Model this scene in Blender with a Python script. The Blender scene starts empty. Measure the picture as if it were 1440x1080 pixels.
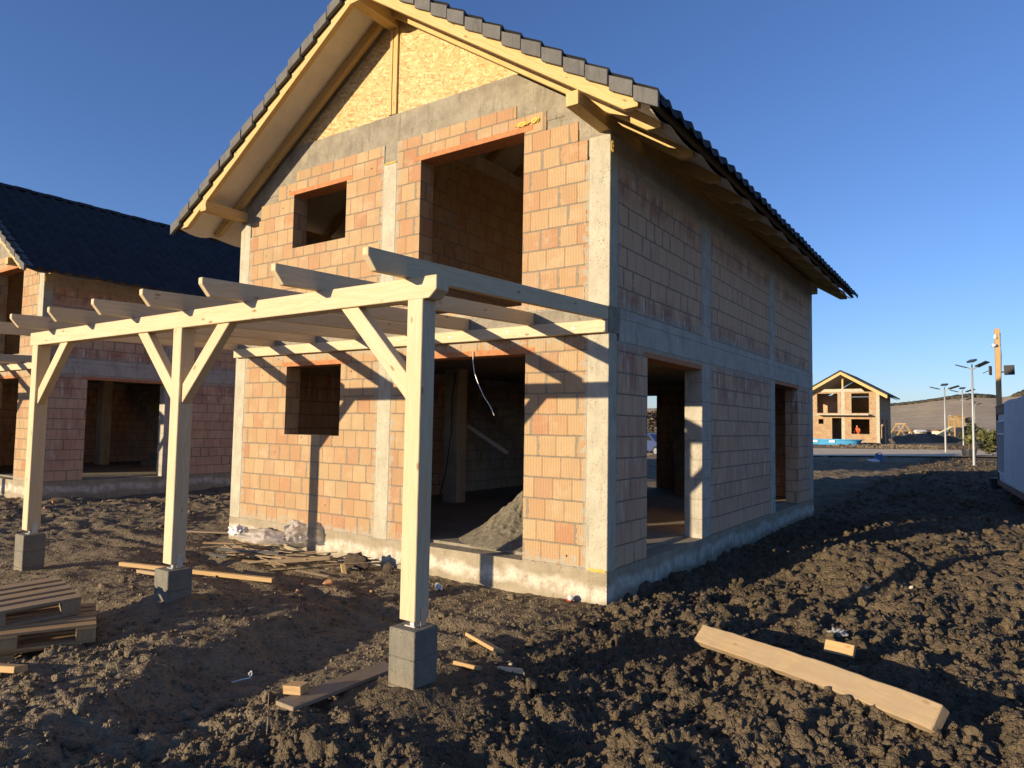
import bpy, bmesh, math, random
import numpy as np
from mathutils import Vector, Matrix
random.seed(7)
S = bpy.context.scene
COL = S.collection
# ------------------------------------------------------------------ camera
CAM = np.array([3.5651, -7.0418, 1.6127]); YAW, PITCH, ROLL, FPX = .6070, .0605, .0171, 974.8
_f = np.array([-math.sin(YAW)*math.cos(PITCH), math.cos(YAW)*math.cos(PITCH), math.sin(PITCH)])
_r = np.array([math.cos(YAW), math.sin(YAW), 0.]); _u = np.cross(_r, _f)
_r, _u = math.cos(ROLL)*_r+math.sin(ROLL)*_u, -math.sin(ROLL)*_r+math.cos(ROLL)*_u
cd = bpy.data.cameras.new('camera'); cam = bpy.data.objects.new('camera', cd); COL.objects.link(cam)
M = Matrix.Identity(4)
for i in range(3):
    M[i][0] = _r[i]; M[i][1] = _u[i]; M[i][2] = -_f[i]; M[i][3] = CAM[i]
cam.matrix_world = M
cd.sensor_width = 36; cd.lens = FPX/1440*36; cd.clip_end = 12000; cd.clip_start = .05
S.camera = cam
# ------------------------------------------------------------------ sky, sun, exposure
SUN_EL = math.radians(9.3); LX, LY = .413, .911            # light travels along (LX, LY) on plan
w = bpy.data.worlds.new('World'); S.world = w; w.use_nodes = True
wn = w.node_tree; bg = wn.nodes['Background']
sk = wn.nodes.new('ShaderNodeTexSky'); sk.sky_type = 'NISHITA'; sk.sun_disc = False
sk.sun_elevation = SUN_EL; sk.sun_rotation = math.atan2(-LX, -LY)
sk.altitude = 300; sk.air_density = 1.0; sk.dust_density = .3; sk.ozone_density = 4.2
tn = wn.nodes.new('ShaderNodeVectorMath'); tn.operation = 'MULTIPLY'; tn.inputs[1].default_value = (.93, .83, .97)     # clear violet blue winter air
wn.links.new(sk.outputs[0], tn.inputs[0]); wn.links.new(tn.outputs[0], bg.inputs[0]); bg.inputs[1].default_value = .135
sl = bpy.data.lights.new('sun', 'SUN'); sl.energy = 4.9; sl.angle = math.radians(.5); sl.color = (1, .81, .54)
so = bpy.data.objects.new('sun', sl); COL.objects.link(so)
so.rotation_euler = Vector((LX, LY, -math.tan(SUN_EL))).to_track_quat('-Z', 'Y').to_euler()
S.view_settings.view_transform = 'Standard'; S.view_settings.look = 'None'
S.view_settings.exposure = .66; S.view_settings.gamma = 1

# ------------------------------------------------------------------ pixel of the photograph -> point on smooth ground
def ray(px): return _f+(px[0]-720)/FPX*_r-(px[1]-540)/FPX*_u
def bd(px, d): return CAM+d*ray(px)
def bp(px, ax, val):
    d = ray(px); return CAM+(val-CAM[ax])/d[ax]*d
def sstep(v, a, b):
    t = np.clip((v-a)/(b-a), 0, 1); return t*t*(3-2*t)
def gbase(x, y):
    x = np.asarray(x, float); y = np.asarray(y, float)
    z = np.interp(np.hypot(x, y), [0, 10, 54, 66, 140], [-.38, -.38, -.04, .36, 1.28])
    z = z+.36*sstep(x, .6, 2.0)*sstep(y, -.2, 4.0)*(1-sstep(y, 7.5, 12.5))          # spoil heap right of the house
    z = z+.12*sstep(x, 1.0, 2.6)*(1-sstep(y, -.6, 3.0))*sstep(y, -5.2, -2.8)
    sd = .413*x+.911*y; xl_ = -1.2-.35*(y+5.3); lm = (1-sstep(x-xl_, -.05, .40))*(1-sstep(y, -2.6, -1.2))*sstep(x, -9, -6)
    z = z+np.clip(.10*(sd+6.2), -.12, .16)*lm-.035*np.exp(-((x-xl_-.75)/.42)**2)*(1-sstep(y, -2.6, -1.4))      # bank on the left, trench beside it
    for px_, py_, a in ((.07, -3.22, .10), (-3.12, -3.22, .10), (-6.435, -3.22, .03)):
        z = z+a*np.exp(-((x-px_)**2+(y-py_)**2)/.12)
    return z
def ghit(px):
    for t in np.exp(np.linspace(0, math.log(500), 5000)):
        P = bd(px, t)
        if P[2] < gbase(P[0], P[1]): return P
    return bd(px, 500)

# ------------------------------------------------------------------ node helpers
class G:
    def __init__(s, name):
        s.m = bpy.data.materials.new(name); s.m.use_nodes = True; s.t = s.m.node_tree
        s.b = s.t.nodes['Principled BSDF']; s.b.inputs['Roughness'].default_value = .85
        s.b.inputs['Specular IOR Level'].default_value = .25
    def put(s, sock, v):
        if isinstance(v, bpy.types.NodeSocket): s.t.links.new(v, sock)
        elif v is not None:
            if hasattr(sock.default_value, '__len__') and not hasattr(v, '__len__'): v = (v,)*len(sock.default_value)
            if hasattr(v, '__len__') and len(sock.default_value) == 4 and len(v) == 3: v = (*v, 1)
            sock.default_value = v
    def math(s, op, a, b=None, c=None, clamp=False):
        n = s.t.nodes.new('ShaderNodeMath'); n.operation = op; n.use_clamp = clamp
        for i, v in enumerate((a, b, c)):
            if v is not None: s.put(n.inputs[i], v)
        return n.outputs[0]
    def vmul(s, v, k):
        n = s.t.nodes.new('ShaderNodeVectorMath'); n.operation = 'MULTIPLY'; s.put(n.inputs[0], v); s.put(n.inputs[1], k); return n.outputs[0]
    def vadd(s, v, k):
        n = s.t.nodes.new('ShaderNodeVectorMath'); n.operation = 'ADD'; s.put(n.inputs[0], v); s.put(n.inputs[1], k); return n.outputs[0]
    def coord(s, kind='Object'):
        return s.t.nodes.new('ShaderNodeTexCoord').outputs[kind]
    def sep(s, v):
        n = s.t.nodes.new('ShaderNodeSeparateXYZ'); s.put(n.inputs[0], v); return n.outputs
    def comb(s, x, y=0., z=0.):
        n = s.t.nodes.new('ShaderNodeCombineXYZ'); s.put(n.inputs[0], x); s.put(n.inputs[1], y); s.put(n.inputs[2], z); return n.outputs[0]
    def noise(s, v, scale, det=3, rough=.55, dist=0., out=0):
        n = s.t.nodes.new('ShaderNodeTexNoise'); s.put(n.inputs['Vector'], v); s.put(n.inputs['Scale'], scale)
        s.put(n.inputs['Detail'], det); s.put(n.inputs['Roughness'], rough); s.put(n.inputs['Distortion'], dist); return n.outputs[out]
    def voro(s, v, scale, out='Distance', feat='F1', rnd=1.):
        n = s.t.nodes.new('ShaderNodeTexVoronoi'); n.feature = feat; s.put(n.inputs['Vector'], v); s.put(n.inputs['Scale'], scale)
        s.put(n.inputs['Randomness'], rnd); return n.outputs[out]
    def white(s, v):
        n = s.t.nodes.new('ShaderNodeTexWhiteNoise'); n.noise_dimensions = '3D'; s.put(n.inputs['Vector'], v); return n.outputs
    def mr(s, v, a, b, c=0., d=1.):
        n = s.t.nodes.new('ShaderNodeMapRange'); n.interpolation_type = 'SMOOTHSTEP'
        for i, q in enumerate((v, a, b, c, d)): s.put(n.inputs[i], q)
        return n.outputs[0]
    def mix(s, f, a, b, mode='MIX'):
        n = s.t.nodes.new('ShaderNodeMix'); n.data_type = 'RGBA'; n.blend_type = mode
        s.put(n.inputs[0], f); s.put(n.inputs[6], a); s.put(n.inputs[7], b); return n.outputs[2]
    def ramp(s, f, stops, const=False):
        n = s.t.nodes.new('ShaderNodeValToRGB'); e = n.color_ramp.elements
        if const: n.color_ramp.interpolation = 'CONSTANT'
        while len(e) < len(stops): e.new(.5)
        for el, (p, c) in zip(e, stops): el.position = p; el.color = (*c, 1)
        s.put(n.inputs[0], f); return n.outputs[0]
    def bump(s, h, dist, strength=1., prev=None):
        n = s.t.nodes.new('ShaderNodeBump'); s.put(n.inputs['Height'], h); s.put(n.inputs['Distance'], dist); s.put(n.inputs['Strength'], strength)
        if prev is not None: s.put(n.inputs['Normal'], prev)
        return n.outputs[0]
    def done(s, col, rough=None, nrm=None):
        s.put(s.b.inputs['Base Color'], col)
        if rough is not None: s.put(s.b.inputs['Roughness'], rough)
        if nrm is not None: s.put(s.b.inputs['Normal'], nrm)
        return s.m

def mat_brick(name, stain=0., dim=1.):
    g = G(name); uv = g.sep(g.coord('UV')); ob = g.coord('Object')
    wob = g.math('ADD', g.math('MULTIPLY', g.math('SUBTRACT', g.noise(ob, 5, 2), .5), .022), g.math('MULTIPLY', g.math('SUBTRACT', g.noise(ob, 45, 3, .7), .5), .014))
    u = g.math('ADD', uv[0], wob); v = g.math('ADD', uv[1], g.math('MULTIPLY', wob, .8))
    fv = g.math('DIVIDE', v, .25); row = g.math('FLOOR', fv)
    ro = g.white(g.comb(row, 3.1, .7))[0]
    fu = g.math('ADD', g.math('DIVIDE', u, .262), g.math('ADD', g.math('MULTIPLY', ro, .35), g.math('MULTIPLY', g.math('MODULO', row, 2.), .5)))
    col = g.math('FLOOR', fu); bx = g.math('MULTIPLY', g.math('FRACT', fu), .262); bz = g.math('MULTIPLY', g.math('FRACT', fv), .25)
    rw = g.white(g.comb(row, col, 1.3)); r1 = rw[0]; rc = g.sep(rw[1])
    base = g.ramp(r1, [(0, (.445, .325, .185)), (.40, (.44, .30, .165)), (.68, (.425, .265, .14)), (.88, (.41, .225, .12)), (.96, (.40, .185, .10)), (1., (.42, .295, .19))])
    base = g.mix(g.math('MULTIPLY', g.noise(ob, 5, 4, .6), .5), base, g.mix(rc[1], (.50, .385, .23), (.37, .24, .14)))
    rib = g.math('SINE', g.math('MULTIPLY', bx, 2*math.pi/.0215))
    ribm = g.mr(rib, -1., -.25, 0, 1)
    base = g.mix(g.math('MULTIPLY', g.math('SUBTRACT', 1., ribm), .55), base, (.20, .105, .055))
    # holes in a few bricks
    dx = g.math('SUBTRACT', bx, g.math('MULTIPLY_ADD', rc[0], .12, .07)); dz = g.math('SUBTRACT', bz, .13)
    hd = g.math('SQRT', g.math('ADD', g.math('MULTIPLY', dx, dx), g.math('MULTIPLY', dz, dz)))
    hole = g.math('MULTIPLY', g.mr(hd, .009, .013, 1, 0), g.math('GREATER_THAN', rc[2], .93))
    base = g.mix(hole, base, (.05, .025, .015))
    # dirt and lime
    n2 = g.noise(ob, 1.7, 5, .65)
    base = g.mix(g.mr(n2, .50, .72, 0, .42), base, (.29, .215, .145)); base = g.mix(g.mr(g.noise(g.vadd(ob, (7., 3., 5.)), 2.6, 6, .7), .5, .7, 0, .40), base, (.50, .40, .275))
    if stain > 0:
        zz = g.sep(ob)[2]
        st = g.noise(g.vmul(ob, (9., 9., 2.2)), 1., 4, .7)
        band = g.math('MAXIMUM', g.mr(g.math('ABSOLUTE', g.math('SUBTRACT', zz, 3.08)), .05, .32, 1, 0), g.mr(g.math('ABSOLUTE', g.math('SUBTRACT', zz, 2.35)), .1, .5, .85, 0))
        band = g.math('MAXIMUM', band, g.mr(g.math('ABSOLUTE', g.math('SUBTRACT', zz, 4.5)), .05, .25, .8, 0))
        band = g.math('MAXIMUM', band, g.mr(g.math('ABSOLUTE', g.math('SUBTRACT', zz, 1.1)), .3, 1.2, .45, 0))
        dark = g.math('MULTIPLY', band, g.mr(g.noise(g.vmul(ob, (2., 2., 1.)), 1.3, 3), .40, .6, .1, .85))
        base = g.mix(.55, base, (.70, .44, .29)); base = g.mix(dark, base, (.33, .15, .10))
        lime = g.math('MULTIPLY', g.math('MULTIPLY', band, stain), g.mr(st, .53, .66, 0, .9))
        base = g.mix(lime, base, (.60, .55, .50))
    # mortar: bed joint and some thick or thin head joints
    nm = g.noise(ob, 40, 3); em = g.noise(ob, 14, 3, .7)
    bed = g.mr(bz, .012, .019, 1, 0)
    wide = g.math('GREATER_THAN', rc[1], .72)
    jw = g.math('ADD', g.math('MULTIPLY', g.math('MULTIPLY', wide, g.mr(em, .3, .65, .15, 1)), .036), .0055)
    head = g.math('LESS_THAN', bx, jw)
    smear = g.math('MULTIPLY', g.mr(bz, .0, .05, 1, 0), g.mr(em, .55, .63, 0, .9))
    thick = g.math('MAXIMUM', bed, g.math('MAXIMUM', g.math('MULTIPLY', head, wide), smear))
    thin = g.math('MULTIPLY', head, g.math('SUBTRACT', 1., wide))
    mcol = g.mix(nm, (.165, .14, .105), (.29, .25, .19))
    c = g.mix(thin, base, (.12, .07, .045)); c = g.mix(thick, c, mcol)
    # grout that leaked from the cast columns and beams over the neighbouring blocks
    pos = g.sep(ob); q = pos[1] if stain > 0 else pos[0]; dd = None
    for e in ((.20, 3.07, 3.45, 6.92, 7.28, 10.42) if stain > 0 else (-6.83, -3.66, -3.40, -.27)):
        a = g.math('ABSOLUTE', g.math('SUBTRACT', q, e)); dd = a if dd is None else g.math('MINIMUM', dd, a)
    for e in ((2.62, 3.0, 4.75) if stain > 0 else (2.70, 3.0, 0.)):
        a = g.math('MULTIPLY', g.math('ABSOLUTE', g.math('SUBTRACT', pos[2], e)), .6); dd = g.math('MINIMUM', dd, a)
    gn = g.noise(ob, 13, 5, .7); leak = g.math('LESS_THAN', g.math('ADD', dd, .012), g.mr(gn, .40, .62, .008, .10))
    c = g.mix(g.math('MULTIPLY', leak, .9), c, g.mix(em, (.27, .245, .20), (.42, .385, .31)))
    spk = g.math('MULTIPLY', g.mr(g.voro(ob, 55.), .12, .2, 1, 0), g.mr(g.noise(ob, 3, 2), .45, .6, 0, .6)); c = g.mix(spk, c, (.12, .07, .045))
    h = g.math('ADD', g.math('MULTIPLY', ribm, .16), g.math('MULTIPLY', nm, .12))
    h = g.math('SUBTRACT', g.math('ADD', h, 1.), g.math('ADD', g.math('MULTIPLY', bed, .8), g.math('ADD', g.math('MULTIPLY', head, .9), g.math('MULTIPLY', hole, 1.5))))
    h = g.math('ADD', h, g.math('MULTIPLY', rc[0], .45))
    if dim < 1: c = g.mix(1 - dim, c, (.1, .06, .04))
    return g.done(c, .92, g.bump(h, .010, .9))

def mat_concrete(name, c1, c2, lime=0., pit=.5, board=0., dirt=None):
    g = G(name); ob = g.coord('Object')
    c = g.mix(g.mr(g.noise(ob, 3.2, 6, .65), .3, .7), c1, c2)
    c = g.mix(g.mr(g.noise(ob, 22, 4, .6), .35, .75, 0, .45), c, tuple(x*.72 for x in c1))
    vd = g.voro(ob, 38.); pm = g.math('MULTIPLY', g.mr(vd, .10, .2, 1, 0), g.mr(g.noise(ob, 4, 2), .45, .6, 0, pit))
    c = g.mix(pm, c, tuple(x*.35 for x in c1))
    c = g.mix(g.mr(g.noise(g.vmul(ob, (7., 7., 1.)), 1.6, 4, .65), .52, .72, 0, .5), c, tuple(x*.55 for x in c2))
    z = g.sep(ob)[2]
    if lime:
        lz = g.math('ADD', z, g.math('MULTIPLY', g.math('SUBTRACT', g.noise(ob, 1.3, 4, .6), .5), .35))
        lm = g.math('MULTIPLY', g.mr(g.math('ABSOLUTE', g.math('ADD', lz, .21)), .03, .13, 1, 0), g.mr(g.noise(ob, 6, 5, .7), .35, .6, .1, lime))
        c = g.mix(lm, c, (.66, .61, .52))
    if dirt:
        c = g.mix(g.mr(g.math('ADD', z, g.math('MULTIPLY', g.noise(ob, 5, 4), .3)), dirt-.12, dirt+.18, .8, 0), c, (.20, .15, .10))
    h = g.math('SUBTRACT', g.math('ADD', g.noise(ob, 30, 6, .7), g.math('MULTIPLY', g.noise(ob, 5, 3), 1.2)), g.math('MULTIPLY', pm, 1.5))
    if board:
        bz = g.math('FRACT', g.math('DIVIDE', g.math('ADD', z, g.math('MULTIPLY', g.noise(ob, 2, 1), .02)), board))
        ln = g.mr(bz, .0, .05, 1, 0); h = g.math('SUBTRACT', h, g.math('MULTIPLY', ln, .6)); c = g.mix(g.math('MULTIPLY', ln, .4), c, tuple(x*.5 for x in c1))
    return g.done(c, .9, g.bump(h, .012, .8))

def mat_wood(name, c1, c2, knot=.7, grain=1., weather=0., wcol=(.26, .22, .17)):
    g = G(name); uv = g.coord('UV'); ob = g.coord('Object')
    oi = g.t.nodes.new('ShaderNodeObjectInfo').outputs['Random']
    s = g.sep(uv); vv = g.comb(g.math('MULTIPLY_ADD', oi, 37., s[0]), g.math('MULTIPLY_ADD', oi, 11., s[1]), 0.)
    kd = g.voro(g.vmul(vv, (2.8, 7., 1.)), 1.)
    km = g.mr(kd, .06, .12, knot, 0)
    wv = g.vmul(vv, (1.3, 22., 1.)); wv = g.vadd(wv, g.comb(0., g.math('MULTIPLY', g.noise(vv, 2.2, 2), 3.), 0.))
    a = g.noise(wv, 1.6, 4, .6, .3); fine = g.noise(g.vmul(vv, (9., 240., 1.)), 1., 3, .6)
    c = g.mix(g.mr(a, .35, .68, 0, grain), c1, c2)
    c = g.mix(g.math('MULTIPLY', g.mr(fine, .4, .7), .25*grain), c, tuple(x*.7 for x in c2))
    tint = g.noise(vv, .55, 2); c = g.mix(g.mr(tint, .35, .7, 0, .35), c, tuple(x*y for x, y in zip(c1, (.92, .80, .62))))
    c = g.mix(km, c, (c2[0]*.45, c2[1]*.33, c2[2]*.25))
    if weather:
        c = g.mix(g.mr(g.noise(ob, 3.5, 5, .65), .35, .7, weather*.3, weather), c, wcol)
    return g.done(c, .72, g.bump(g.math('ADD', fine, a), .0025, .6))

def mat_osb():
    g = G('osb'); ob = g.coord('Object'); c = None; hs = None
    x = g.sep(ob)
    for k, (ang, sc) in enumerate(((.3, 1.), (1.25, 1.15), (2.3, .9), (2.9, 1.05))):
        ca, sa = math.cos(ang), math.sin(ang)
        uu = g.math('ADD', g.math('MULTIPLY', x[0], ca), g.math('MULTIPLY', x[2], sa)); vv = g.math('SUBTRACT', g.math('MULTIPLY', x[2], ca), g.math('MULTIPLY', x[0], sa))
        p = g.comb(g.math('MULTIPLY', uu, 9*sc), g.math('MULTIPLY', vv, 38*sc), k*5.3)
        cc = g.ramp(g.sep(g.voro(p, 1., 'Color'))[0], [(0, (.34, .20, .075)), (.3, (.48, .33, .145)), (.7, (.54, .40, .20)), (1, (.64, .52, .30))])
        if c is None: c = cc
        else: c = g.mix(g.math('GREATER_THAN', g.noise(ob, 16+k, 2), .5), c, cc)
    return g.done(c, .7, g.bump(g.sep(c)[0] if False else g.noise(g.vmul(ob, (30, 30, 60)), 1., 3), .004, .5))

def mat_soil():
    g = G('soil'); ob = g.coord('Object'); p = g.sep(ob)
    n1 = g.noise(ob, .9, 5, .6); n2 = g.noise(ob, 11, 5, .65); n3 = g.noise(ob, 70, 4, .7)
    c = g.mix(g.mr(n1, .35, .65), (.112, .084, .052), (.165, .124, .077))
    c = g.mix(g.mr(n2, .35, .7, 0, .7), c, (.075, .055, .035))
    c = g.mix(g.mr(n3, .5, .75, 0, .45), c, (.22, .17, .108))
    peb = g.math('MULTIPLY', g.mr(g.voro(ob, 23.), .08, .12, 1, 0), g.math('GREATER_THAN', g.sep(g.voro(ob, 23., 'Color'))[0], .86))
    c = g.mix(g.math('MULTIPLY', peb, .8), c, (.42, .36, .28))
    # trampled dry ground in front of the house is greyer and dustier, its colour also lightened in place of sunlight; field beyond the site is olive
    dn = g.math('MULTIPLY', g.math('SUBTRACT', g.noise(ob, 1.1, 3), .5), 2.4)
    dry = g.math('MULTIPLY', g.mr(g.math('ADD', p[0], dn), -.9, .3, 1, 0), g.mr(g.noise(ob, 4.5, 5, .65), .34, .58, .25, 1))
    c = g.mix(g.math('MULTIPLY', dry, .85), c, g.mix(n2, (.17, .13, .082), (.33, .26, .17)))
    far = g.mr(p[1], 76., 90.)
    fcol = g.mix(g.mr(g.noise(ob, .06, 4), .35, .65), (.20, .17, .085), (.13, .12, .06))
    c = g.mix(far, c, fcol)
    h = g.math('ADD', g.math('MULTIPLY', n2, 1.4), g.math('ADD', g.math('MULTIPLY', n3, .45), g.math('MULTIPLY', g.noise(ob, 220, 3), .15)))
    wp = g.vadd(ob, g.vmul(g.noise(ob, 30, 2, out=1), (.03, .03, .03)))
    h = g.math('SUBTRACT', h, g.math('MULTIPLY_ADD', g.voro(wp, 36.), .9, g.math('MULTIPLY', g.voro(wp, 95.), .5)))
    return g.done(c, .95, g.bump(h, .022, .9))

def mat_plain(name, c, rough=.6, var=.25, scale=6., metal=0., bump=0.):
    g = G(name); ob = g.coord('Object')
    cc = g.mix(g.mr(g.noise(ob, scale, 5, .6), .3, .7), c, tuple(x*(1-var) for x in c))
    g.b.inputs['Metallic'].default_value = metal
    return g.done(cc, rough, g.bump(g.noise(ob, scale*6, 4), bump) if bump else None)

def mat_tile():
    g = G('roof_tile'); ob = g.coord('Object')
    c = g.mix(g.mr(g.noise(ob, 2.5, 5, .6), .3, .7), (.022, .024, .030), (.036, .038, .045))
    c = g.mix(g.mr(g.noise(ob, 60, 3), .45, .7, 0, .4), c, (.055, .055, .06))
    return g.done(c, .82, g.bump(g.noise(ob, 160, 3), .003, .6))

def mat_film():
    g = G('plastic_film'); ob = g.coord('Object')
    c = g.mix(g.mr(g.noise(ob, 7, 4), .4, .65), (.78, .75, .72), (.70, .58, .52))
    g.b.inputs['Transmission Weight'].default_value = .5; g.b.inputs['Alpha'].default_value = .62
    return g.done(c, .28, g.bump(g.noise(ob, 18, 4, .6, .6), .02))

MT = dict(
    brick=mat_brick('hollow_brick'), sbrick=mat_brick('stained_hollow_brick', 1.),
    conc=mat_concrete('column_concrete', (.50, .46, .36), (.38, .35, .27), board=0, pit=1.),
    beam=mat_concrete('beam_concrete', (.50, .455, .38), (.36, .33, .28), board=.29),
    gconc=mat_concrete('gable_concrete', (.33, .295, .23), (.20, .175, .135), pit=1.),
    plinth=mat_concrete('plinth_concrete', (.38, .325, .235), (.27, .225, .155), lime=.75, pit=.8, dirt=-.40),
    slab=mat_concrete('slab_concrete', (.30, .26, .20), (.20, .175, .135)),
    ped=mat_concrete('block_concrete', (.23, .21, .17), (.15, .14, .115), pit=1., dirt=.56),
    lintel=mat_plain('clay_lintel', (.52, .22, .10), .9, .3, 14, bump=.004),
    rwood=mat_wood('roof_timber', (.58, .43, .205), (.51, .345, .14), knot=.8),
    pwood=mat_wood('pergola_timber', (.60, .50, .345), (.53, .42, .26), grain=.9, knot=.8),
    old=mat_wood('weathered_timber', (.32, .235, .14), (.22, .15, .085), weather=.75),
    plank=mat_wood('fresh_plank', (.52, .35, .165), (.41, .255, .105), weather=.35, wcol=(.36, .26, .16)),
    dplank=mat_wood('dirty_plank', (.42, .31, .185), (.32, .22, .12), weather=.85, wcol=(.30, .23, .15)),
    pallet=mat_wood('pallet_timber', (.40, .28, .155), (.29, .185, .095), weather=.5, wcol=(.24, .195, .15)),
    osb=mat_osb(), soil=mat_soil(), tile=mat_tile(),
    verge=mat_concrete('verge_tile', (.155, .15, .145), (.115, .113, .11), pit=.1),
    memb=mat_plain('roof_membrane', (.72, .68, .61), .7, .12, 3, bump=.012),
    metal=mat_plain('galvanised_steel', (.55, .56, .57), .4, .15, 20, .8),
    sand=mat_plain('sand', (.27, .235, .175), .95, .4, 14, bump=.03),
    film=mat_film(),
    white=mat_plain('white_paint', (.75, .74, .72), .5, .08), black=mat_plain('black_plastic', (.03, .032, .036), .5, .2),
    panel=mat_plain('solar_panel', (.04, .045, .06), .3, .2), pole=mat_plain('painted_pole', (.36, .37, .37), .45, .08, metal=.2),
    road=mat_plain('road_gravel', (.68, .55, .38), .95, .2, 1.2, bump=.02),
    hill=None)
MT['brickfar'] = MT['brick']

# ------------------------------------------------------------------ mesh builder
class MB:
    def __init__(s): s.v = []; s.f = []; s.uv = []; s.mi = []
    def face(s, pts, udir=None, mi=0):
        pts = [Vector(p) for p in pts]; i = len(s.v); s.v += [tuple(p) for p in pts]; s.f.append(tuple(range(i, i+len(pts)))); s.mi.append(mi)
        n = Vector((0, 0, 0))
        for a, b in zip(pts, pts[1:]+pts[:1]): n += a.cross(b)
        if n.length > 0: n.normalize()
        if udir is None:
            if abs(n.z) > .8: U = Vector((1, 0, 0))
            else: U = Vector((-n.y, n.x, 0)); U = U.normalized()
            if abs(U.x) > abs(U.y):
                if U.x < 0: U = -U
            elif U.y < 0: U = -U
        else:
            U = Vector(udir).normalized()
            if abs(n.dot(U)) > .8: U = Vector((0, 0, 1)) if abs(U.z) < .7 else Vector((1, 0, 0))
        V = Vector((0, 0, 1)) if (udir is None and abs(n.z) < .8) else n.cross(U)
        s.uv += [(p.dot(U), p.dot(V)) for p in pts]
    def box(s, x0, x1, y0, y1, z0, z1, udir=None, mi=0):
        p = [(x, y, z) for x in (x0, x1) for y in (y0, y1) for z in (z0, z1)]
        for q in ((0, 1, 3, 2), (4, 6, 7, 5), (0, 4, 5, 1), (2, 3, 7, 6), (0, 2, 6, 4), (1, 5, 7, 3)): s.face([p[i] for i in q], udir, mi)
        return s
    def prism(s, poly, axis, a0, a1, udir=None, mi=0):
        def P(q, a): return {0: (a, q[0], q[1]), 1: (q[0], a, q[1]), 2: (q[0], q[1], a)}[axis]
        A = [P(q, a0) for q in poly]; B = [P(q, a1) for q in poly]; ar = sum(a[0]*b[1]-b[0]*a[1] for a, b in zip(poly, poly[1:]+poly[:1]))
        flip = (ar > 0) == (axis != 1)
        if not flip: A, B = B, A
        s.face(A[::-1], udir, mi); s.face(B, udir, mi); n = len(A)
        for i in range(n):
            j = (i+1) % n; s.face([A[i], A[j], B[j], B[i]], udir, mi)
        return s
    def beam(s, p0, p1, w, h, up=(0, 0, 1), mi=0):
        p0, p1 = Vector(p0), Vector(p1); d = (p1-p0).normalized(); r = d.cross(Vector(up)).normalized(); u = r.cross(d)
        c = []
        for p in (p0, p1):
            for a, b in ((-1, -1), (1, -1), (1, 1), (-1, 1)): c.append(p+r*a*w/2+u*b*h/2)
        for q in ((0, 1, 2, 3), (7, 6, 5, 4), (0, 4, 5, 1), (1, 5, 6, 2), (2, 6, 7, 3), (3, 7, 4, 0)): s.face([c[i] for i in q], d, mi)
        return s
    def tube(s, pts, rad, n=8, mi=0):
        pts = [Vector(p) for p in pts]; rings = []
        if not hasattr(rad, '__len__'): rad = [rad]*len(pts)
        for i, p in enumerate(pts):
            d = (pts[min(i+1, len(pts)-1)]-pts[max(i-1, 0)]).normalized(); a = d.cross(Vector((0, 0, 1)))
            if a.length < .01: a = Vector((1, 0, 0))
            a.normalize(); b = d.cross(a)
            rings.append([p+rad[i]*(math.cos(t)*a+math.sin(t)*b) for t in [2*math.pi*k/n for k in range(n)]])
        for A, B in zip(rings, rings[1:]):
            for k in range(n): s.face([A[k], A[(k+1) % n], B[(k+1) % n], B[k]], None, mi)
        s.face(rings[0], None, mi); s.face(rings[-1][::-1], None, mi); return s
    def build(s, name, mats, parent=None, bevel=0., smooth=False, weld=False):
        me = bpy.data.meshes.new(name); me.from_pydata(s.v, [], s.f)
        uvl = me.uv_layers.new(name='UV'); uvl.data.foreach_set('uv', np.array(s.uv, np.float32).ravel())
        if not isinstance(mats, (list, tuple)): mats = [mats]
        for m in mats: me.materials.append(m)
        me.polygons.foreach_set('material_index', s.mi)
        b = bmesh.new(); b.from_mesh(me)
        bmesh.ops.remove_doubles(b, verts=b.verts, dist=1e-5)
        bmesh.ops.recalc_face_normals(b, faces=b.faces); b.to_mesh(me); b.free()
        if smooth: me.polygons.foreach_set('use_smooth', [True]*len(me.polygons))
        o = bpy.data.objects.new(name, me); COL.objects.link(o); o.parent = parent
        if bevel:
            md = o.modifiers.new('bevel', 'BEVEL'); md.width = bevel; md.segments = 1; md.limit_method = 'ANGLE'; md.use_clamp_overlap = True
        return o
def npmesh(name, V, F, mat, parent=None, smooth=False):
    me = bpy.data.meshes.new(name); V = np.asarray(V, np.float32); F = np.asarray(F, np.int32); k = F.shape[1]
    me.vertices.add(len(V)); me.vertices.foreach_set('co', V.ravel()); me.loops.add(F.size); me.loops.foreach_set('vertex_index', F.ravel())
    me.polygons.add(len(F)); me.polygons.foreach_set('loop_start', np.arange(0, F.size, k, dtype=np.int32))
    me.update(calc_edges=True); me.materials.append(mat)
    if smooth: me.polygons.foreach_set('use_smooth', np.ones(len(F), bool))
    o = bpy.data.objects.new(name, me); COL.objects.link(o); o.parent = parent; return o
def tag(o, label=None, cat=None, group=None, kind=None):
    if label: o['label'] = label
    if cat: o['category'] = cat
    if group: o['group'] = group
    if kind: o['kind'] = kind
    return o
def thing(name, label, cat, loc=(0, 0, 0), group=None, rz=0., rot=None):
    o = bpy.data.objects.new(name, None); COL.objects.link(o); o.location = loc; o.rotation_euler = rot or (0, 0, rz); o.empty_display_size = .2
    return tag(o, label, cat, group)
def copy_tree(o, parent=None):
    c = o.copy(); COL.objects.link(c); c.parent = parent
    for ch in list(o.children): copy_tree(ch, c)
    return c
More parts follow.
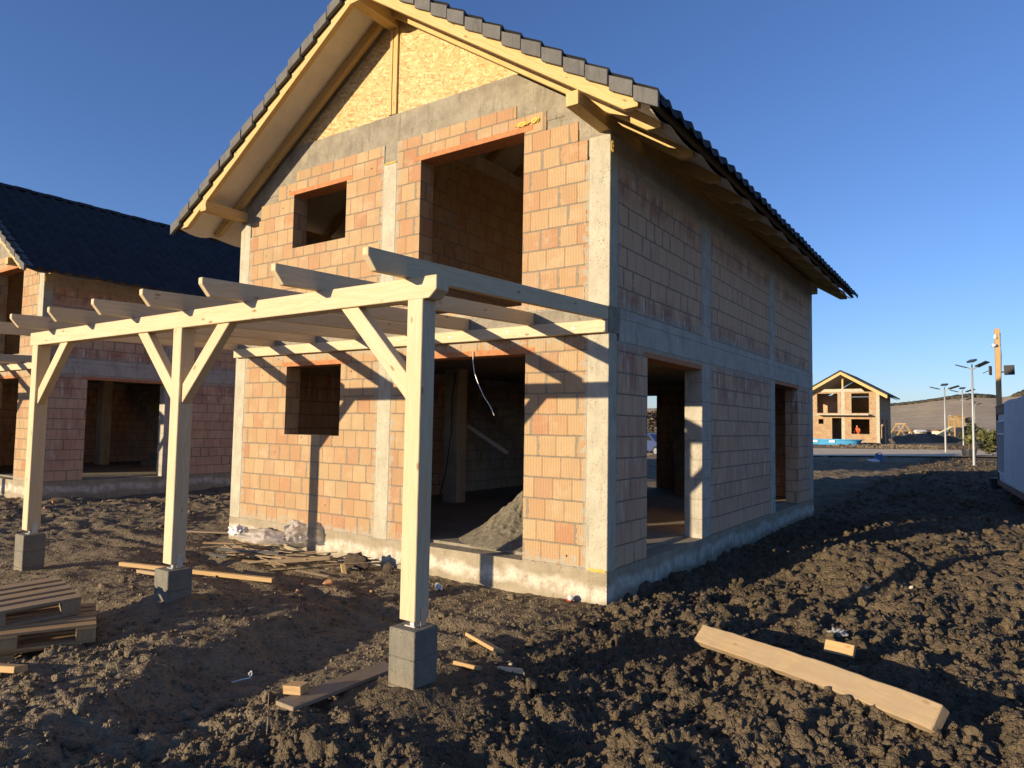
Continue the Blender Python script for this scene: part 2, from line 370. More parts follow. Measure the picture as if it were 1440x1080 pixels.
def cells(x0, x1, z0, z1, holes):
    xs = sorted({x0, x1, *[min(max(v, x0), x1) for h in holes for v in h[:2]]}); zs = sorted({z0, z1, *[min(max(v, z0), z1) for h in holes for v in h[2:]]})
    out = []
    for a, b in zip(xs, xs[1:]):
        run = None
        for c, d in zip(zs, zs[1:]):
            mx, mz = (a+b)/2, (c+d)/2
            if any(h[0] < mx < h[1] and h[2] < mz < h[3] for h in holes):
                if run: out.append((a, b, *run)); run = None
            else: run = (run[0], d) if run else (c, d)
        if run: out.append((a, b, *run))
    return out

# ------------------------------------------------------------------ the house
W, D, T = 7.1, 10.8, .27
SL = .66                                   # roof slope
def zb(x): return 5.22-SL*x if x > -W/2 else 5.22-SL*(-W-x)
H = thing('brick_house', 'large unplastered two storey brick house with tiled gable roof, behind the nearest timber pergola', 'house')
def hp(mb, name, mat, bevel=0., parent=None): return mb.build(name, mat, parent or H, bevel)
# plinth ring and floor
mb = MB(); mb.box(-W-.004, .004, -.004, T, -1., 0); mb.box(-W-.004, .004, D-T, D+.004, -1., 0); mb.box(-W-.004, -W+T, T, D-T, -1., 0); mb.box(-T, .004, T, D-T, -1., 0)
hp(mb, "plinth", MT["plinth"])
hp(MB().box(-W+T, -T, T, D-T, -.2, .035), 'floor_slab', MT['slab'])
# front wall
w1 = (-5.73, -4.45, 1.42, 2.5); dr = (-2.9, -1.13, 0, 2.5); w2 = (-5.70, -4.45, 4.42, 5.30); ud = (-2.94, -1.2, 3.1, 5.30)
def lin(h, ext=.13, t=.07): return (h[0]-ext, h[1]+ext, h[3], h[3]+t)
mb = MB(); holes = [w1, dr, w2, ud, lin(w1), lin(dr), lin(w2), lin(ud)]
for x0, x1 in ((-W+T, -3.66), (-3.40, -T)):
    for c in cells(x0, x1, 0, 2.70, holes)+cells(x0, x1, 3.0, 4.75, holes): mb.box(c[0], c[1], 0, T, c[2], c[3])
steps = [(4.75, 5.0, .30), (5.0, 5.25, .55), (5.25, 5.5, 1.0), (5.5, 5.67, 1.45)]
for a, b, e in steps:
    for x0, x1 in ((-W+max(e, T), -3.66), (-3.40, -max(e, T)+.12*(a > 4.9))):
        for c in cells(x0, x1, a, b, holes): mb.box(c[0], c[1], 0, T, c[2], c[3])
hp(mb, 'brick_wall', MT['brick'])
for h in (w1, dr, w2, ud):
    l = lin(h); hp(MB().box(l[0], l[1], -.003, T, l[2], l[3]), 'lintel', MT['lintel'], .004)
g_ = .012
poly = [(0, 4.98), (0, 5.2), (-1.36, 6.1), (-W+1.36, 6.1), (-W, 5.2), (-W, 4.98), (-W+.27, 4.98), (-W+.55, 5.372), (-.62, 5.372), (-.27, 4.98)]
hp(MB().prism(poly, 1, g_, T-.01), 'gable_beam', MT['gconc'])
hp(MB().box(-1.18, -.272, .02, .2, 4.8, 5.371), 'gable_beam', MT['gconc'])
hp(MB().box(-W+.272, -5.72, .02, .2, 4.8, 5.371), 'gable_beam', MT['gconc'])
bk = MB().prism([(0, 5.2), (-3.55, 7.53), (-W, 5.2)], 1, D-T, D); hp(bk, 'gable_panel', MT['osb'])
hp(MB().prism([(-1.33, 6.103), (-3.50, 7.53), (-3.50, 6.103)], 1, .03, .045), 'gable_panel', MT['osb'])
hp(MB().prism([(-3.60, 6.103), (-3.60, 7.53), (-W+1.33, 6.103)], 1, .03, .045), 'gable_panel', MT['osb'])
hp(MB().box(-3.595, -3.545, -.012, .06, 6.104, 7.44, (0, 0, 1)), 'stud', MT['rwood'], .003)
hp(MB().box(-3.54, -3.455, -.002, .06, 6.104, 7.44, (0, 0, 1)), 'stud', MT['rwood'], .003)
# columns
for x0, x1 in ((-W, -W+T), (-3.66, -3.40), (-T, 0)):
    for z0, z1 in ((0.0, 2.70), (3.0, 5.01 if x0 != -3.66 else 5.374)):
        y0 = -.004 if x0 != -3.66 else -.006
        y1 = T if x0 != -T else .20
        hp(MB().box(x0-(.004 if x0 == -W else 0), x1+(.004 if x1 == 0 else 0), y0, y1, z0, z1, (0, 0, 1)), 'column', MT['conc'], .006)
scol = ((3.07, 3.45), (6.92, 7.28), (10.42, D))
for y0, y1 in scol:
    for z0, z1 in ((0., 2.62), (3.0, 4.75)):
        hp(MB().box(-T, .004, y0, y1+(.004 if y1 == D else 0), z0, z1, (0, 0, 1)), 'column', MT['beam'], .006)
# ring beams
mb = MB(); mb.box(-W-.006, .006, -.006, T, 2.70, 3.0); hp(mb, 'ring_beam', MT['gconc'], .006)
hp(MB().box(-T, .006, T, D+.006, 2.62, 3.0), 'ring_beam', MT['beam'], .006)
hp(MB().box(-T, .006, .20, D+.006, 4.75, 5.05), 'ring_beam', MT['beam'], .006)
hp(MB().box(-W-.006, -W+T, T, D+.006, 2.62, 3.0), 'ring_beam', MT['beam'], .006)
hp(MB().box(-W-.006, -W+T, T, D+.006, 4.75, 5.05), 'ring_beam', MT['beam'], .006)
hp(MB().box(-W+T, -T, D-T, D+.006, 2.62, 3.0), 'ring_beam', MT['beam'], .006)
hp(MB().box(-W+T, -T, D-T, D+.006, 4.75, 5.2), 'ring_beam', MT['beam'], .006)
# right wall
d1 = (1.08, 3.07, 0, 2.5); d2 = (7.28, 9.26, 0, 2.55)
mb = MB(); hs = [d1, d2, (.96, 3.07, 2.5, 2.57), (7.28, 9.38, 2.55, 2.62)]
for y0, y1 in ((.20, 3.07), (3.45, 6.92), (7.28, 10.42)):
    for c in cells(y0, y1, 0, 2.62, hs)+cells(y0, y1, 3.0, 4.75, []): mb.box(-T, 0, c[0], c[1], c[2], c[3])
hp(mb, 'brick_wall', MT['sbrick'])
hp(MB().box(-T, .003, .96, 3.07, 2.5, 2.57), 'lintel', MT['lintel'], .004)
hp(MB().box(-T, .003, 7.28, 9.38, 2.55, 2.618), 'lintel', MT['lintel'], .004)
# left and back walls
mb = MB()
for c in cells(T, D, 0, 2.62, [])+cells(T, D, 3.0, 4.75, []): mb.box(-W, -W+T, c[0], c[1], c[2], c[3])
hp(mb, 'brick_wall', MT['sbrick'])
bo = (-4.9, -3.88, .0, 2.5); mb = MB()
for c in cells(-W+T, -T, 0, 2.62, [bo])+cells(-W+T, -T, 3.0, 4.75, [(-3., -1.6, 3.9, 4.75)]): mb.box(c[0], c[1], D-T, D, c[2], c[3])
hp(mb, 'brick_wall', MT['sbrick'])
# inside: slabs, upper partition, column, stair
hp(MB().box(-W+T, -T, T, D-T, 2.76, 2.98), 'ceiling_slab', MT['slab'])
mb = MB()
for c in cells(T, 6.2, 2.98, 5.9, []): mb.box(-3.62, -3.47, c[0], c[1], c[2], c[3])
mb.box(-3.47, -T, 6.0, 6.15, 2.98, 5.36)
hp(mb, 'partition_wall', MT['brick'])
hp(MB().box(-3.64, -3.46, T, 6.2, 5.902, 6.15), 'attic_beam', MT['beam'])
hp(MB().box(-5.76, -5.40, 3.95, 4.25, .035, 2.76, (0, 0, 1)), 'interior_column', MT['conc'], .006)
mb = MB(); n = 9
for i in range(n):
    x1 = -4.3-i*.28; z0 = 1.05+i*.185
    mb.prism([(x1, z0-.25), (x1, z0+.185), (x1-.28, z0+.185), (x1-.28, z0-.05)], 1, 5.4, 6.4)
for i in range(6):
    mb.box(-4.3+i*.0, -3.3, 6.4-i*.28-.28, 6.4-i*.28, .035, 1.2-i*.19)
hp(mb, 'staircase', MT['slab'])
mb = MB()
hp(MB().box(-2.2, -2.05, 8.7, D-T, .035, 2.76), 'partition_wall', MT['sbrick'])
hp(MB().box(-3.8, -2.22, 5.9, 6.05, .035, 2.76), 'partition_wall', MT['sbrick'])  # unseen wall added to keep sun from the front window off the back wall
# roof timbers: rafters on both slopes
YR = [-.70, -.11]+[-.10+.97*k for k in range(1, 13)]
def rafter_poly(sgn):
    pr = [(-3.55, 7.563), (.5, 4.89), (.66, 4.884), (.66, 4.954), (-3.55, 7.733)]
    return pr if sgn > 0 else [(-W-a, b) for a, b in pr]
for y in YR:
    for sg in (1, -1):
        hp(MB().prism(rafter_poly(sg), 1, y, y+.08, (1, 0, -SL*sg)), 'rafter', MT['rwood'], .004)
for x0, x1, z0, z1 in ((-.15, 0.003, 5.052, 5.21), (-W-.003, -W+.15, 5.052, 5.21), (-3.64, -3.46, 7.40, 7.575)):
    hp(MB().box(x0, x1, -.77, D+.7, z0, z1, (0, 1, 0)), 'purlin', MT['rwood'], .004)
# membrane with a little sag between the rafters
Y0, Y1 = -.735, 11.7
for sg in (1, -1):
    ys = np.linspace(Y0+.06, Y1-.03, 130); xs = np.linspace(-3.55, .76, 24)
    X, Y = np.meshgrid(xs, ys); ph = np.zeros_like(Y); yy = np.array(YR)+.04
    for a, b in zip(yy, yy[1:]): ph = np.where((Y >= a) & (Y < b), np.sin(np.pi*(Y-a)/(b-a)), ph)
    rs = np.random.RandomState(3+sg); wr = .006*np.sin(X*7+Y*3+rs.rand()*6)*np.sin(Y*9)
    Z = 5.22-SL*X+.176-ph*(.012+.05*np.clip((X-.35)/.4, 0, 1))+wr*ph
    if sg < 0: X = -W-X
    idx = np.arange(X.size).reshape(X.shape); F = np.stack([idx[:-1, :-1], idx[:-1, 1:], idx[1:, 1:], idx[1:, :-1]], -1).reshape(-1, 4)
    npmesh('membrane', np.stack([X, Y, Z], -1).reshape(-1, 3), F, MT['memb'], H, True)
    s = 1 if sg > 0 else -1
    def xx(a): return a if sg > 0 else -W-a
    a, b = sorted((xx(.74), xx(.79)))
    hp(MB().box(a, b, Y0+.05, Y1, zb(.765)+.20, zb(.765)+.255, (0, 1, 0)), 'eave_batten', MT['old'], .003)
    # counter battens under the verge
    # tiles
    tw = .30; nt = int(round((Y1-Y0)/tw)); tw = (Y1-Y0)/nt; per = 8
    yv = np.linspace(Y0, Y1, nt*per+1); t = (yv-Y0)/tw % 1.
    prof = 0.032*np.cos(2*np.pi*t)+.008*np.cos(4*np.pi*t)
    xe = .90; run = (3.55+xe); rows = 16; ex = run/rows
    rr = np.random.RandomState(11); V = []; F = []; base = 0
    for k in range(rows):
        xa, xb = xe-k*ex, xe-(k+1)*ex-.02
        jit = np.repeat(rr.uniform(-.005, .005, nt), per); jit = np.append(jit, jit[-1])
        for xq, dz in ((xa+.0, -.012), (xa, .052), (xb, .006)):
            xq2 = np.full_like(yv, xq)+(jit*2 if dz != .010 else 0)
            z = 5.22-SL*xq2+.17+.105+dz+prof*(1 if dz > 0 else .9)+jit*.6
            V.append(np.stack([xq2 if sg > 0 else -W-xq2, yv, z], -1))
        m = len(yv); i = np.arange(m-1)
        for q in (0, 1): F.append(np.stack([base+q*m+i, base+q*m+i+1, base+(q+1)*m+i+1, base+(q+1)*m+i], -1))
        base += 3*m
    npmesh('roof_tiles', np.concatenate(V), np.concatenate(F), MT['tile'], H)
    mb = MB()
    for k in range(rows):
        xa, xb = xe-k*ex+.004, xe-(k+1)*ex+.016
        def q(x, h): return (xx(x), 5.22-SL*x+.17+h)
        j = random.uniform(-.009, .009)
        mb.prism([q(xa, .0+j), q(xb, -.04+j), q(xb, .12+j), q(xa, .165+j)][::(1 if sg > 0 else -1)], 1, Y0-.035-j, Y0+.012+k*.0005, (1, 0, -SL*s))
        mb.prism([q(xa, .137+j), q(xb, .09+j), q(xb, .122+j), q(xa, .167+j)][::(1 if sg > 0 else -1)], 1, Y0+.014, Y0+.16, (1, 0, -SL*s))
    hp(mb, 'verge_tiles', MT['verge'], .004)
mb = MB()
for i in range(31):
    y = Y0+i*.4; pts = [(-3.55+.14*math.cos(a), 7.80+.11*math.sin(a)+.012*(i % 2)) for a in np.linspace(0, math.pi, 9)]
    mb.prism(pts, 1, y, min(y+.41, Y1))
hp(mb, 'ridge_tiles', MT['tile'])

# yellow mounting foam squeezed out at the lintel end and at the column head
MT['foam'] = mat_plain('mounting_foam', (.62, .44, .12), .9, .2, 30)
for c_, r_ in (((-1.22, -.012, 5.40), (.10, .02, .03)), ((-1.03, -.008, 5.41), (.06, .018, .035)), ((.006, .03, 4.86), (.02, .03, .07)), ((-.12, -.012, .012), (.11, .012, .018)), ((-3.53, -.01, 5.38), (.12, .012, .014))):
    b_ = bmesh.new(); bmesh.ops.create_icosphere(b_, subdivisions=3, radius=1.)
    for v in b_.verts: k_ = 1+.28*math.sin(v.co.x*7+c_[0]*9)*math.cos(v.co.z*6)+.2*math.sin(v.co.y*9+v.co.x*5); v.co = Vector((v.co.x*r_[0], v.co.y*r_[1], v.co.z*r_[2]))*k_+Vector(c_)
    me_ = bpy.data.meshes.new('foam_bead'); b_.to_mesh(me_); b_.free(); me_.materials.append(MT['foam']); o_ = bpy.data.objects.new('foam_bead', me_); COL.objects.link(o_); o_.parent = H
# ------------------------------------------------------------------ pergola
P = thing('pergola', 'pale new pine pergola with eight rafters against the front of the large brick house', 'pergola', (-3.2, -3.22, 0))
def pp(mb, name, mat=None, bevel=.005, parent=None):
    for i, v in enumerate(mb.v): mb.v[i] = (v[0]+3.2, v[1]+3.22, v[2])
    return mb.build(name, mat or MT['pwood'], parent or P, bevel)
PX = (.08, -3.12, -6.435); PYF = -3.295
for x in PX:
    po = pp(MB().box(x-.075, x+.075, PYF, PYF+.15, .205, 2.535, (0, 0, 1)), 'post')
    mb = MB(); mb.box(x-.05, x+.05, PYF+.03, PYF+.12, .155, .165); mb.box(x-.05, x+.05, PYF+.03, PYF+.12, .195, .204)
    mb.box(x-.02, x+.02, PYF+.055, PYF+.095, .165, .195); mb.box(x+.0755, x+.079, PYF+.06, PYF+.12, .165, .30)
    for k in range(4): mb.tube([(x+.079, PYF+.075+.03*(k % 2), .235+.03*(k//2)), (x+.082, PYF+.075+.03*(k % 2), .235+.03*(k//2))], .005, 6)
    br = mb.build('bracket', MT['metal'], None, .001)
    for v in br.data.vertices: v.co.x += 3.2; v.co.y += 3.22
    br.parent = po
xl, xr = -6.60, .28
hb, ht = 2.535, 2.70
pp(MB().prism([(xl, hb), (xr-.07, hb), (xr, hb+.06), (xr, ht), (xl, ht)], 1, PYF+.004, PYF+.146, (1, 0, 0)), 'beam')
def brace(x0, sg):
    x1 = x0+sg*.075; zt = 2.535; L = .62
    poly = [(x1, zt-L-.14), (x1, zt-L+.055), (x1+sg*(L-.055), zt), (x1+sg*(L+.14), zt)]
    pp(MB().prism(poly if sg < 0 else poly[::-1], 1, PYF+.03, PYF+.12, (sg, 0, 1)), 'brace')
brace(PX[0], -1); brace(PX[1], 1); brace(PX[1], -1); brace(PX[2], 1)
pp(MB().box(-7.06, -.004, -.085, -.008, 2.69, 2.832, (1, 0, 0)), 'ledger')
for k in range(8):
    x = -.42-k*.93; pp(MB().tube([(x, -.085, 2.76+.02*(k % 2)), (x, -.088, 2.76+.02*(k % 2))], .011, 8), 'bolt', MT['metal'], 0)
def rt(y): return 2.995+.039*y
for k in range(8):
    xr_ = -k*1.006; y0 = -3.70+.02*random.uniform(-1, 1); d = .16; ye = -.01
    pl = [(ye, rt(ye)-d), (ye, rt(ye)), (y0, rt(y0)), (y0, rt(y0)-.055), (y0+.085, rt(y0+.085)-d)]
    pp(MB().prism(pl, 0, xr_-.06, xr_, (0, 1, .039)), 'rafter')

# pedestals of stacked concrete blocks
PB = []
def pedestal(x, y, zt, lab, loc=None):
    t = thing('concrete_pedestal', lab, 'pedestal', loc or (x, y, -.7), 'concrete block pedestals under pergola posts')
    for k in range(4):
        o = MB().box(-.125, .125, -.125, .125, .855-.2-k*.2-.0005, .855-k*.2-(.0016 if k else 0)).build('block', MT['ped'], t, .006); o.rotation_euler[2] = random.uniform(-.012, .012)
    return t
PED = [pedestal(PX[0], -3.22, .155, 'grey concrete block pedestal under the nearest pergola post'),
       pedestal(PX[1], -3.22, .155, 'grey concrete block pedestal under the middle pergola post'),
       pedestal(PX[2], -3.22, .155, 'grey concrete block pedestal under the pergola post farthest left in view')]

# ------------------------------------------------------------------ neighbour house and its pergola
H2 = copy_tree(H); H2.location = (-15.0, 0.03, .09)
tag(H2, 'neighbouring unfinished brick house on the left, its dark tiled roof slope facing the camera', 'house')
P2 = copy_tree(P); P2.location = (-18.2, -3.19, .09)
tag(P2, 'timber pergola of the neighbouring house, only its rafter end showing at the left edge', 'pergola')
for p_ in PED:
    q_ = copy_tree(p_); q_.location.x -= 15; q_.location.z += .09; q_['label'] = 'grey concrete block pedestal under the pergola of the neighbouring house'

# ------------------------------------------------------------------ ground
def hsh(i, j, s):
    n = (i.astype(np.int64)*374761393+j.astype(np.int64)*668265263+s*982451653) & 0x7fffffff
    n = ((n ^ (n >> 13))*1274126177) & 0x7fffffff; return ((n ^ (n >> 16)) & 0xffffff)/float(0xffffff)
def vnoise(x, y, s=0):
    i = np.floor(x); j = np.floor(y); fx = x-i; fy = y-j; fx = fx*fx*fx*(fx*(fx*6-15)+10); fy = fy*fy*fy*(fy*(fy*6-15)+10)
    a, b, c, d = hsh(i, j, s), hsh(i+1, j, s), hsh(i, j+1, s), hsh(i+1, j+1, s)
    return (a*(1-fx)+b*fx)*(1-fy)+(c*(1-fx)+d*fx)*fy-.5
def fbm(x, y, s, o=4, g=.5):
    t = 0; a = 1.
    for k in range(o):
        t = t+a*vnoise(x*2**k+k*7.3, y*2**k-k*3.1, s+k); a *= g
    return t
def domes(x, y, cell, s, p=.75):
    x = x/cell; y = y/cell; i0 = np.floor(x); j0 = np.floor(y); best = np.zeros_like(x)
    for di in (-1, 0, 1):
        for dj in (-1, 0, 1):
            i = i0+di; j = j0+dj; cx = i+hsh(i, j, s); cy = j+hsh(i, j, s+1); r = (.30+.55*hsh(i, j, s+2))*(hsh(i, j, s+3) < p)+1e-4
            an = hsh(i, j, s+4)*3.14; e = .7+.5*hsh(i, j, s+5); dx = x-cx; dy = y-cy; c, sn = np.cos(an), np.sin(an)
            q = ((dx*c+dy*sn)*e/r)**2+((-dx*sn+dy*c)/e/r)**2
            ta = hsh(i, j, s+6)*6.28; tilt = 1+.75*(dx*np.cos(ta)+dy*np.sin(ta))/r
            best = np.maximum(best, r*np.minimum(np.sqrt(np.maximum(0, 1-q))*1.15, (.45+.4*hsh(i, j, s+7))*tilt))
    return best*cell
def cloddy(x, y):
    a = sstep(x+.25*(y+2)+.35*vnoise(x*.9, y*.9, 5), -.2, .7)*(1-.4*sstep(y, 58, 75))
    b = (.45+.4*sstep(x, -1.3, -.4))*sstep(-(y+3.75)+.5*vnoise(x*.8, y*.8, 9), -.25, .3)
    c = .55*sstep(-x, 7.8, 9.)
    return np.clip(np.maximum(np.maximum(a, b), c), .22, 1.)
def terrain(x, y):
    m = cloddy(x, y); far = sstep(np.hypot(x-3.5, y+7.2), 60, 95)
    z = gbase(x, y)
    z = z+((.09+.04*sstep(x, .3, 1.5))*fbm(x*.55, y*.55, 21, 3)+.07*fbm(x*1.7, y*1.7, 31, 3)*(.45+.55*m))*(1-.6*far)*(.35+.65*sstep(np.hypot(np.maximum(0, np.maximum(x, -7.1-x)), np.maximum(0, -y)), 0., .6))
    wx = x+.06*vnoise(x*7, y*7, 41)+.025*vnoise(x*21, y*21, 43); wy = y+.06*vnoise(x*7, y*7, 42)+.025*vnoise(x*21, y*21, 44)
    cl = .20*domes(wx, wy, .42, 51, .4)+.40*domes(wx, wy, .21, 61, .5)+.62*domes(wx, wy, .105, 71, .7)+.75*domes(wx, wy, .055, 81, .8)+.7*domes(wx, wy, .028, 85, .8)*(1-far)
    z = z+(cl-.045)*m*(1-.75*far)*(1-.45*sstep(y, 5, 11))
    z = z+.014*fbm(x*6, y*6, 91, 3)*(1-far)-.030*np.abs(fbm(x*9, y*9, 97, 3))*m*(1-far)+.007*fbm(x*26, y*26, 95, 2)*(1-far)
    # wheel ruts across the trampled strip in front of the house
    r1 = np.abs((y+1.55)+.10*(x+3)+.12*np.sin(x*1.3)); z = z-.055*np.exp(-(r1/.13)**2)*(1-m)*sstep(-x, .2, 1.2)+.03*np.exp(-((r1-.27)/.1)**2)*(1-m)
    z = z+(.10*domes(x+.3*vnoise(x, y, 7), y+.3*vnoise(x, y, 8), 1.1, 57, .6)+.26*domes(x+.12*vnoise(x*2.3, y*2.3, 7), y+.12*vnoise(x*2.3, y*2.3, 8), .38, 58, .6))*sstep(y, 11, 20)*(1-far)*m
    dep = (x-CAM[0])*_f[0]+(y-CAM[1])*_f[1]; rd = sstep(dep, RD0-1.5, RD0)*(1-sstep(dep, RD1, RD1+1.5)); z = z*(1-rd)+gbase(x, y)*rd     # road bed is smooth
    return z
RD0, RD1 = [float((ghit((1270, q_))-CAM)@_f) for q_ in (643.5, 632.5)]
GC = np.array([3.5, -7.2])
fine = np.radians(np.arange(-84, 24, .17)); coarse = np.radians(np.arange(24+4, 360-84, 4.))
az = np.concatenate([fine, coarse]); az = np.append(az, az[0]+2*np.pi)
rr = [.35, .8, 1.3, 1.8, 2.3]
while rr[-1] < 46: rr.append(rr[-1]*1.0036)
while rr[-1] < 9000: rr.append(rr[-1]*1.035)
rr = np.array(rr); A, Rr = np.meshgrid(az, rr)
X = GC[0]+Rr*np.sin(A); Y = GC[1]+Rr*np.cos(A); Z = terrain(X, Y)
Z = np.where((X > -7.3) & (X < -.02) & (Y > .02) & (Y < 10.9), np.minimum(Z, -.3), Z)
Z = np.where((X > -22.3) & (X < -15.02) & (Y > .05) & (Y < 10.9), np.minimum(Z, -.25), Z)
idx = np.arange(X.size).reshape(X.shape)
F = np.stack([idx[:-1, :-1], idx[:-1, 1:], idx[1:, 1:], idx[1:, :-1]], -1).reshape(-1, 4)
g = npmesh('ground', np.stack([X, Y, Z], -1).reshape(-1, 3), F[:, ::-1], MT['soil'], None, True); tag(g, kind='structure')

# loose clods: nobody could count them
def ico(sub):
    b = bmesh.new(); bmesh.ops.create_icosphere(b, subdivisions=sub, radius=1.); b.verts.ensure_lookup_table()
    V = np.array([v.co[:] for v in b.verts]); Fq = np.array([[v.index for v in f.verts] for f in b.faces]); b.free(); return V, Fq
def crumb(sub, seed):
    V, Fq = ico(sub); rs = np.random.RandomState(seed); r = np.full(len(V), .70)
    for nb, s_, a in ((9, .55, .30), (26, .30, .20), (70, .16, .13)):
        dr_ = rs.normal(size=(nb, 3)); dr_ /= np.linalg.norm(dr_, axis=1)[:, None]; am = rs.uniform(.4, 1, nb)*a
        ang = np.arccos(np.clip(V@dr_.T, -1, 1)); r = r+np.max(am*np.sqrt(np.maximum(0, 1-(ang/s_)**2)), axis=1)
    for k in range(11):                     # broken flat faces
        n_ = rs.normal(size=3); n_ /= np.linalg.norm(n_); d_ = rs.uniform(.52, .85); dd = V@n_; r = np.where(dd > .15, np.minimum(r, d_/np.maximum(dd, .01)*rs.uniform(.97, 1.03, len(V))), r)
    P_ = V*r[:, None]*rs.uniform(.7, 1.3, 3); return P_, Fq
def scatter(n, protos, rs, xr_, yr_, rmin, rmax, ex, keep):
    Vs, Fs = [], []; b = 0
    x = rs.uniform(*xr_, n); y = rs.uniform(*yr_, n); ok = keep(x, y, rs.rand(n)); x, y = x[ok], y[ok]
    z = terrain(x, y); u = rs.rand(len(x)); r = rmin*(rmax/rmin)**(u**ex)
    for i in range(len(x)):
        P_, Fq = protos[i % len(protos)]; a, bb = rs.uniform(0, 6.28, 2); ca, sa, cb, sb = math.cos(a), math.sin(a), math.cos(bb), math.sin(bb)
        Rm = np.array([[ca, -sa, 0], [sa, ca, 0], [0, 0, 1]])@np.array([[1, 0, 0], [0, cb, -sb], [0, sb, cb]])
        Vs.append(P_@Rm.T*r[i]+[x[i], y[i], z[i]+r[i]*.25]); Fs.append(Fq+b); b += len(P_)
    return np.concatenate(Vs), np.concatenate(Fs)
def free(x, y):
    ok = ~((x > -7.25) & (x < .12) & (y > -.12))
    ok &= ~((x < -14.9) & (y > -.12))
    for px_ in PX: ok &= np.hypot(x-px_, y+3.22) > .24
    return ok
rs = np.random.RandomState(5)
big = [crumb(4, k) for k in range(6)]; mid = [crumb(3, 20+k) for k in range(8)]; sml = [crumb(2, 40+k) for k in range(8)]
tny = [crumb(1, 60+k) for k in range(10)]
parts = [scatter(150, big, rs, (-2.5, 3.9), (-5.4, 1.5), .045, .085, 1.6, lambda x, y, u: free(x, y) & (u < cloddy(x, y)**1.5)),
         scatter(3600, mid, rs, (-3, 4.6), (-5.5, 5), .016, .052, 1.3, lambda x, y, u: free(x, y) & (u < cloddy(x, y)**1.5)),
         scatter(1500, mid, rs, (-.0, 8), (4, 16), .03, .08, 1.4, lambda x, y, u: free(x, y) & (u < cloddy(x, y))),
         scatter(1500, mid, rs, (-15, -1), (-4.6, 8), .02, .07, 2.2, lambda x, y, u: free(x, y) & (u < cloddy(x, y)*.9)),
         scatter(9000, sml, rs, (-3.2, 4.2), (-5.6, 2.5), .010, .028, 1.3, lambda x, y, u: free(x, y) & (u < cloddy(x, y))),
         scatter(30000, tny, rs, (-3.2, 4.2), (-5.6, 2.5), .005, .014, 1.2, lambda x, y, u: free(x, y) & (u < cloddy(x, y))),
         scatter(4500, sml, rs, (-9, 0), (-5.2, 0), .005, .022, 1.3, lambda x, y, u: free(x, y)),
         scatter(3200, mid, rs, (-6, 5), (14, 46), .03, .11, 1.8, lambda x, y, u: free(x, y)),
         scatter(900, sml, rs, (-9, 4), (60, 69), .05, .14, 1.5, lambda x, y, u: x > -60),
         scatter(2500, sml, rs, (-14, 8), (1, 30), .02, .06, 1.2, lambda x, y, u: free(x, y) & (u < cloddy(x, y)))]
Vs, Fs, b = [], [], 0
for V, F in parts: Vs.append(V); Fs.append(F+b); b += len(V)
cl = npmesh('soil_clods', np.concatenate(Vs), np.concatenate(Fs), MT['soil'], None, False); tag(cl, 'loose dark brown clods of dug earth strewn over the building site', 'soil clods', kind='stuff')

def gz(x, y): return float(terrain(np.array([float(x)]), np.array([float(y)]))[0])
def gzmax(x, y, r=.15):
    a = np.linspace(-r, r, 7); xx_, yy_ = np.meshgrid(x+a, y+a); return float(np.percentile(terrain(xx_.ravel(), yy_.ravel()), 80))

# ------------------------------------------------------------------ timber offcuts and planks lying on the soil
def plank(label, cat, A_, B_, wd, th, mat='plank', lift=.0, roll=0., name='plank', dz=(0, 0), bev=.004):
    za = gzmax(*A_)+dz[0]+lift; zb_ = gzmax(*B_)+dz[1]+lift; a = Vector((*A_, za+th/2)); b = Vector((*B_, zb_+th/2)); c = (a+b)/2; d = (b-a); L = d.length; d.normalize()
    r_ = d.cross(Vector((0, 0, 1))).normalized(); u_ = r_.cross(d); u_ = math.cos(roll)*u_+math.sin(roll)*r_
    m_ = MB().beam(tuple(-d*L/2), tuple(d*L/2), wd, th, tuple(u_)); o = m_.build(name, MT[mat], None, bev); o.location = c
    return tag(o, label, cat)
pa = ghit((986, 910)); pe = ghit((1324, 1052))
plank('long heavy sawn beam lying alone across the clods at the lower right', 'beam', tuple(pa[:2]), tuple(pe[:2]),   .085, .175, 'dplank', .02, -.72, 'timber_beam', (.03, .0), .007)
plank('short orange wood offcut on the clods right of the corner of the house', 'offcut', tuple(ghit((1161, 926))[:2]), tuple(ghit((1202, 936))[:2]), .04, .10, 'plank', .085, -.45, 'wood_offcut')
plank('short thick plank behind the nearest pedestal, lit on its top edge', 'plank', (-.36, -1.98), (.10, -2.18), .12, .03, 'plank', .015, -.35)
plank('thin offcut stuck in the soil right beside the nearest pedestal', 'offcut', (-.02, -2.62), (.21, -2.58), .06, .03, 'plank', .0, -.3, 'wood_offcut')
plank('wide grey plank leading from the nearest pedestal towards the camera', 'plank', (-.32, -4.02), (-.40, -2.95), .17, .03, 'old', .012, .05)
o = plank('small square block of fresh pine on the wide grey plank', 'wood block', (-.50, -3.86), (-.36, -3.82), .10, .06, 'plank', .055, 0., 'wood_block')
plank('pale pine offcut at the left edge below the pallets', 'offcut', (-2.62, -4.98), (-2.17, -4.86), .10, .045, 'plank', .03, -.15, 'wood_offcut')
plank('long slim pine batten lying behind the middle pedestal', 'batten', (-5.52, -2.55), (-3.32, -1.90), .06, .05, 'plank', .03, 0., 'batten')
plank('short batten stub under the long slim batten', 'batten', (-4.95, -2.62), (-4.4, -2.6), .05, .04, 'dplank', .01, 0., 'batten')
plank('round weathered pole lying on the rubbish heap by the plinth', 'plank', (-4.55, -1.05), (-3.95, -.52), .075, .05, 'dplank', .07, 0., 'batten')
plank('greyish board lying by the left rear corner column of the brick house', 'plank', (-8.1, -.2), (-7.2, .35), .11, .025, 'old', .03, 0.)
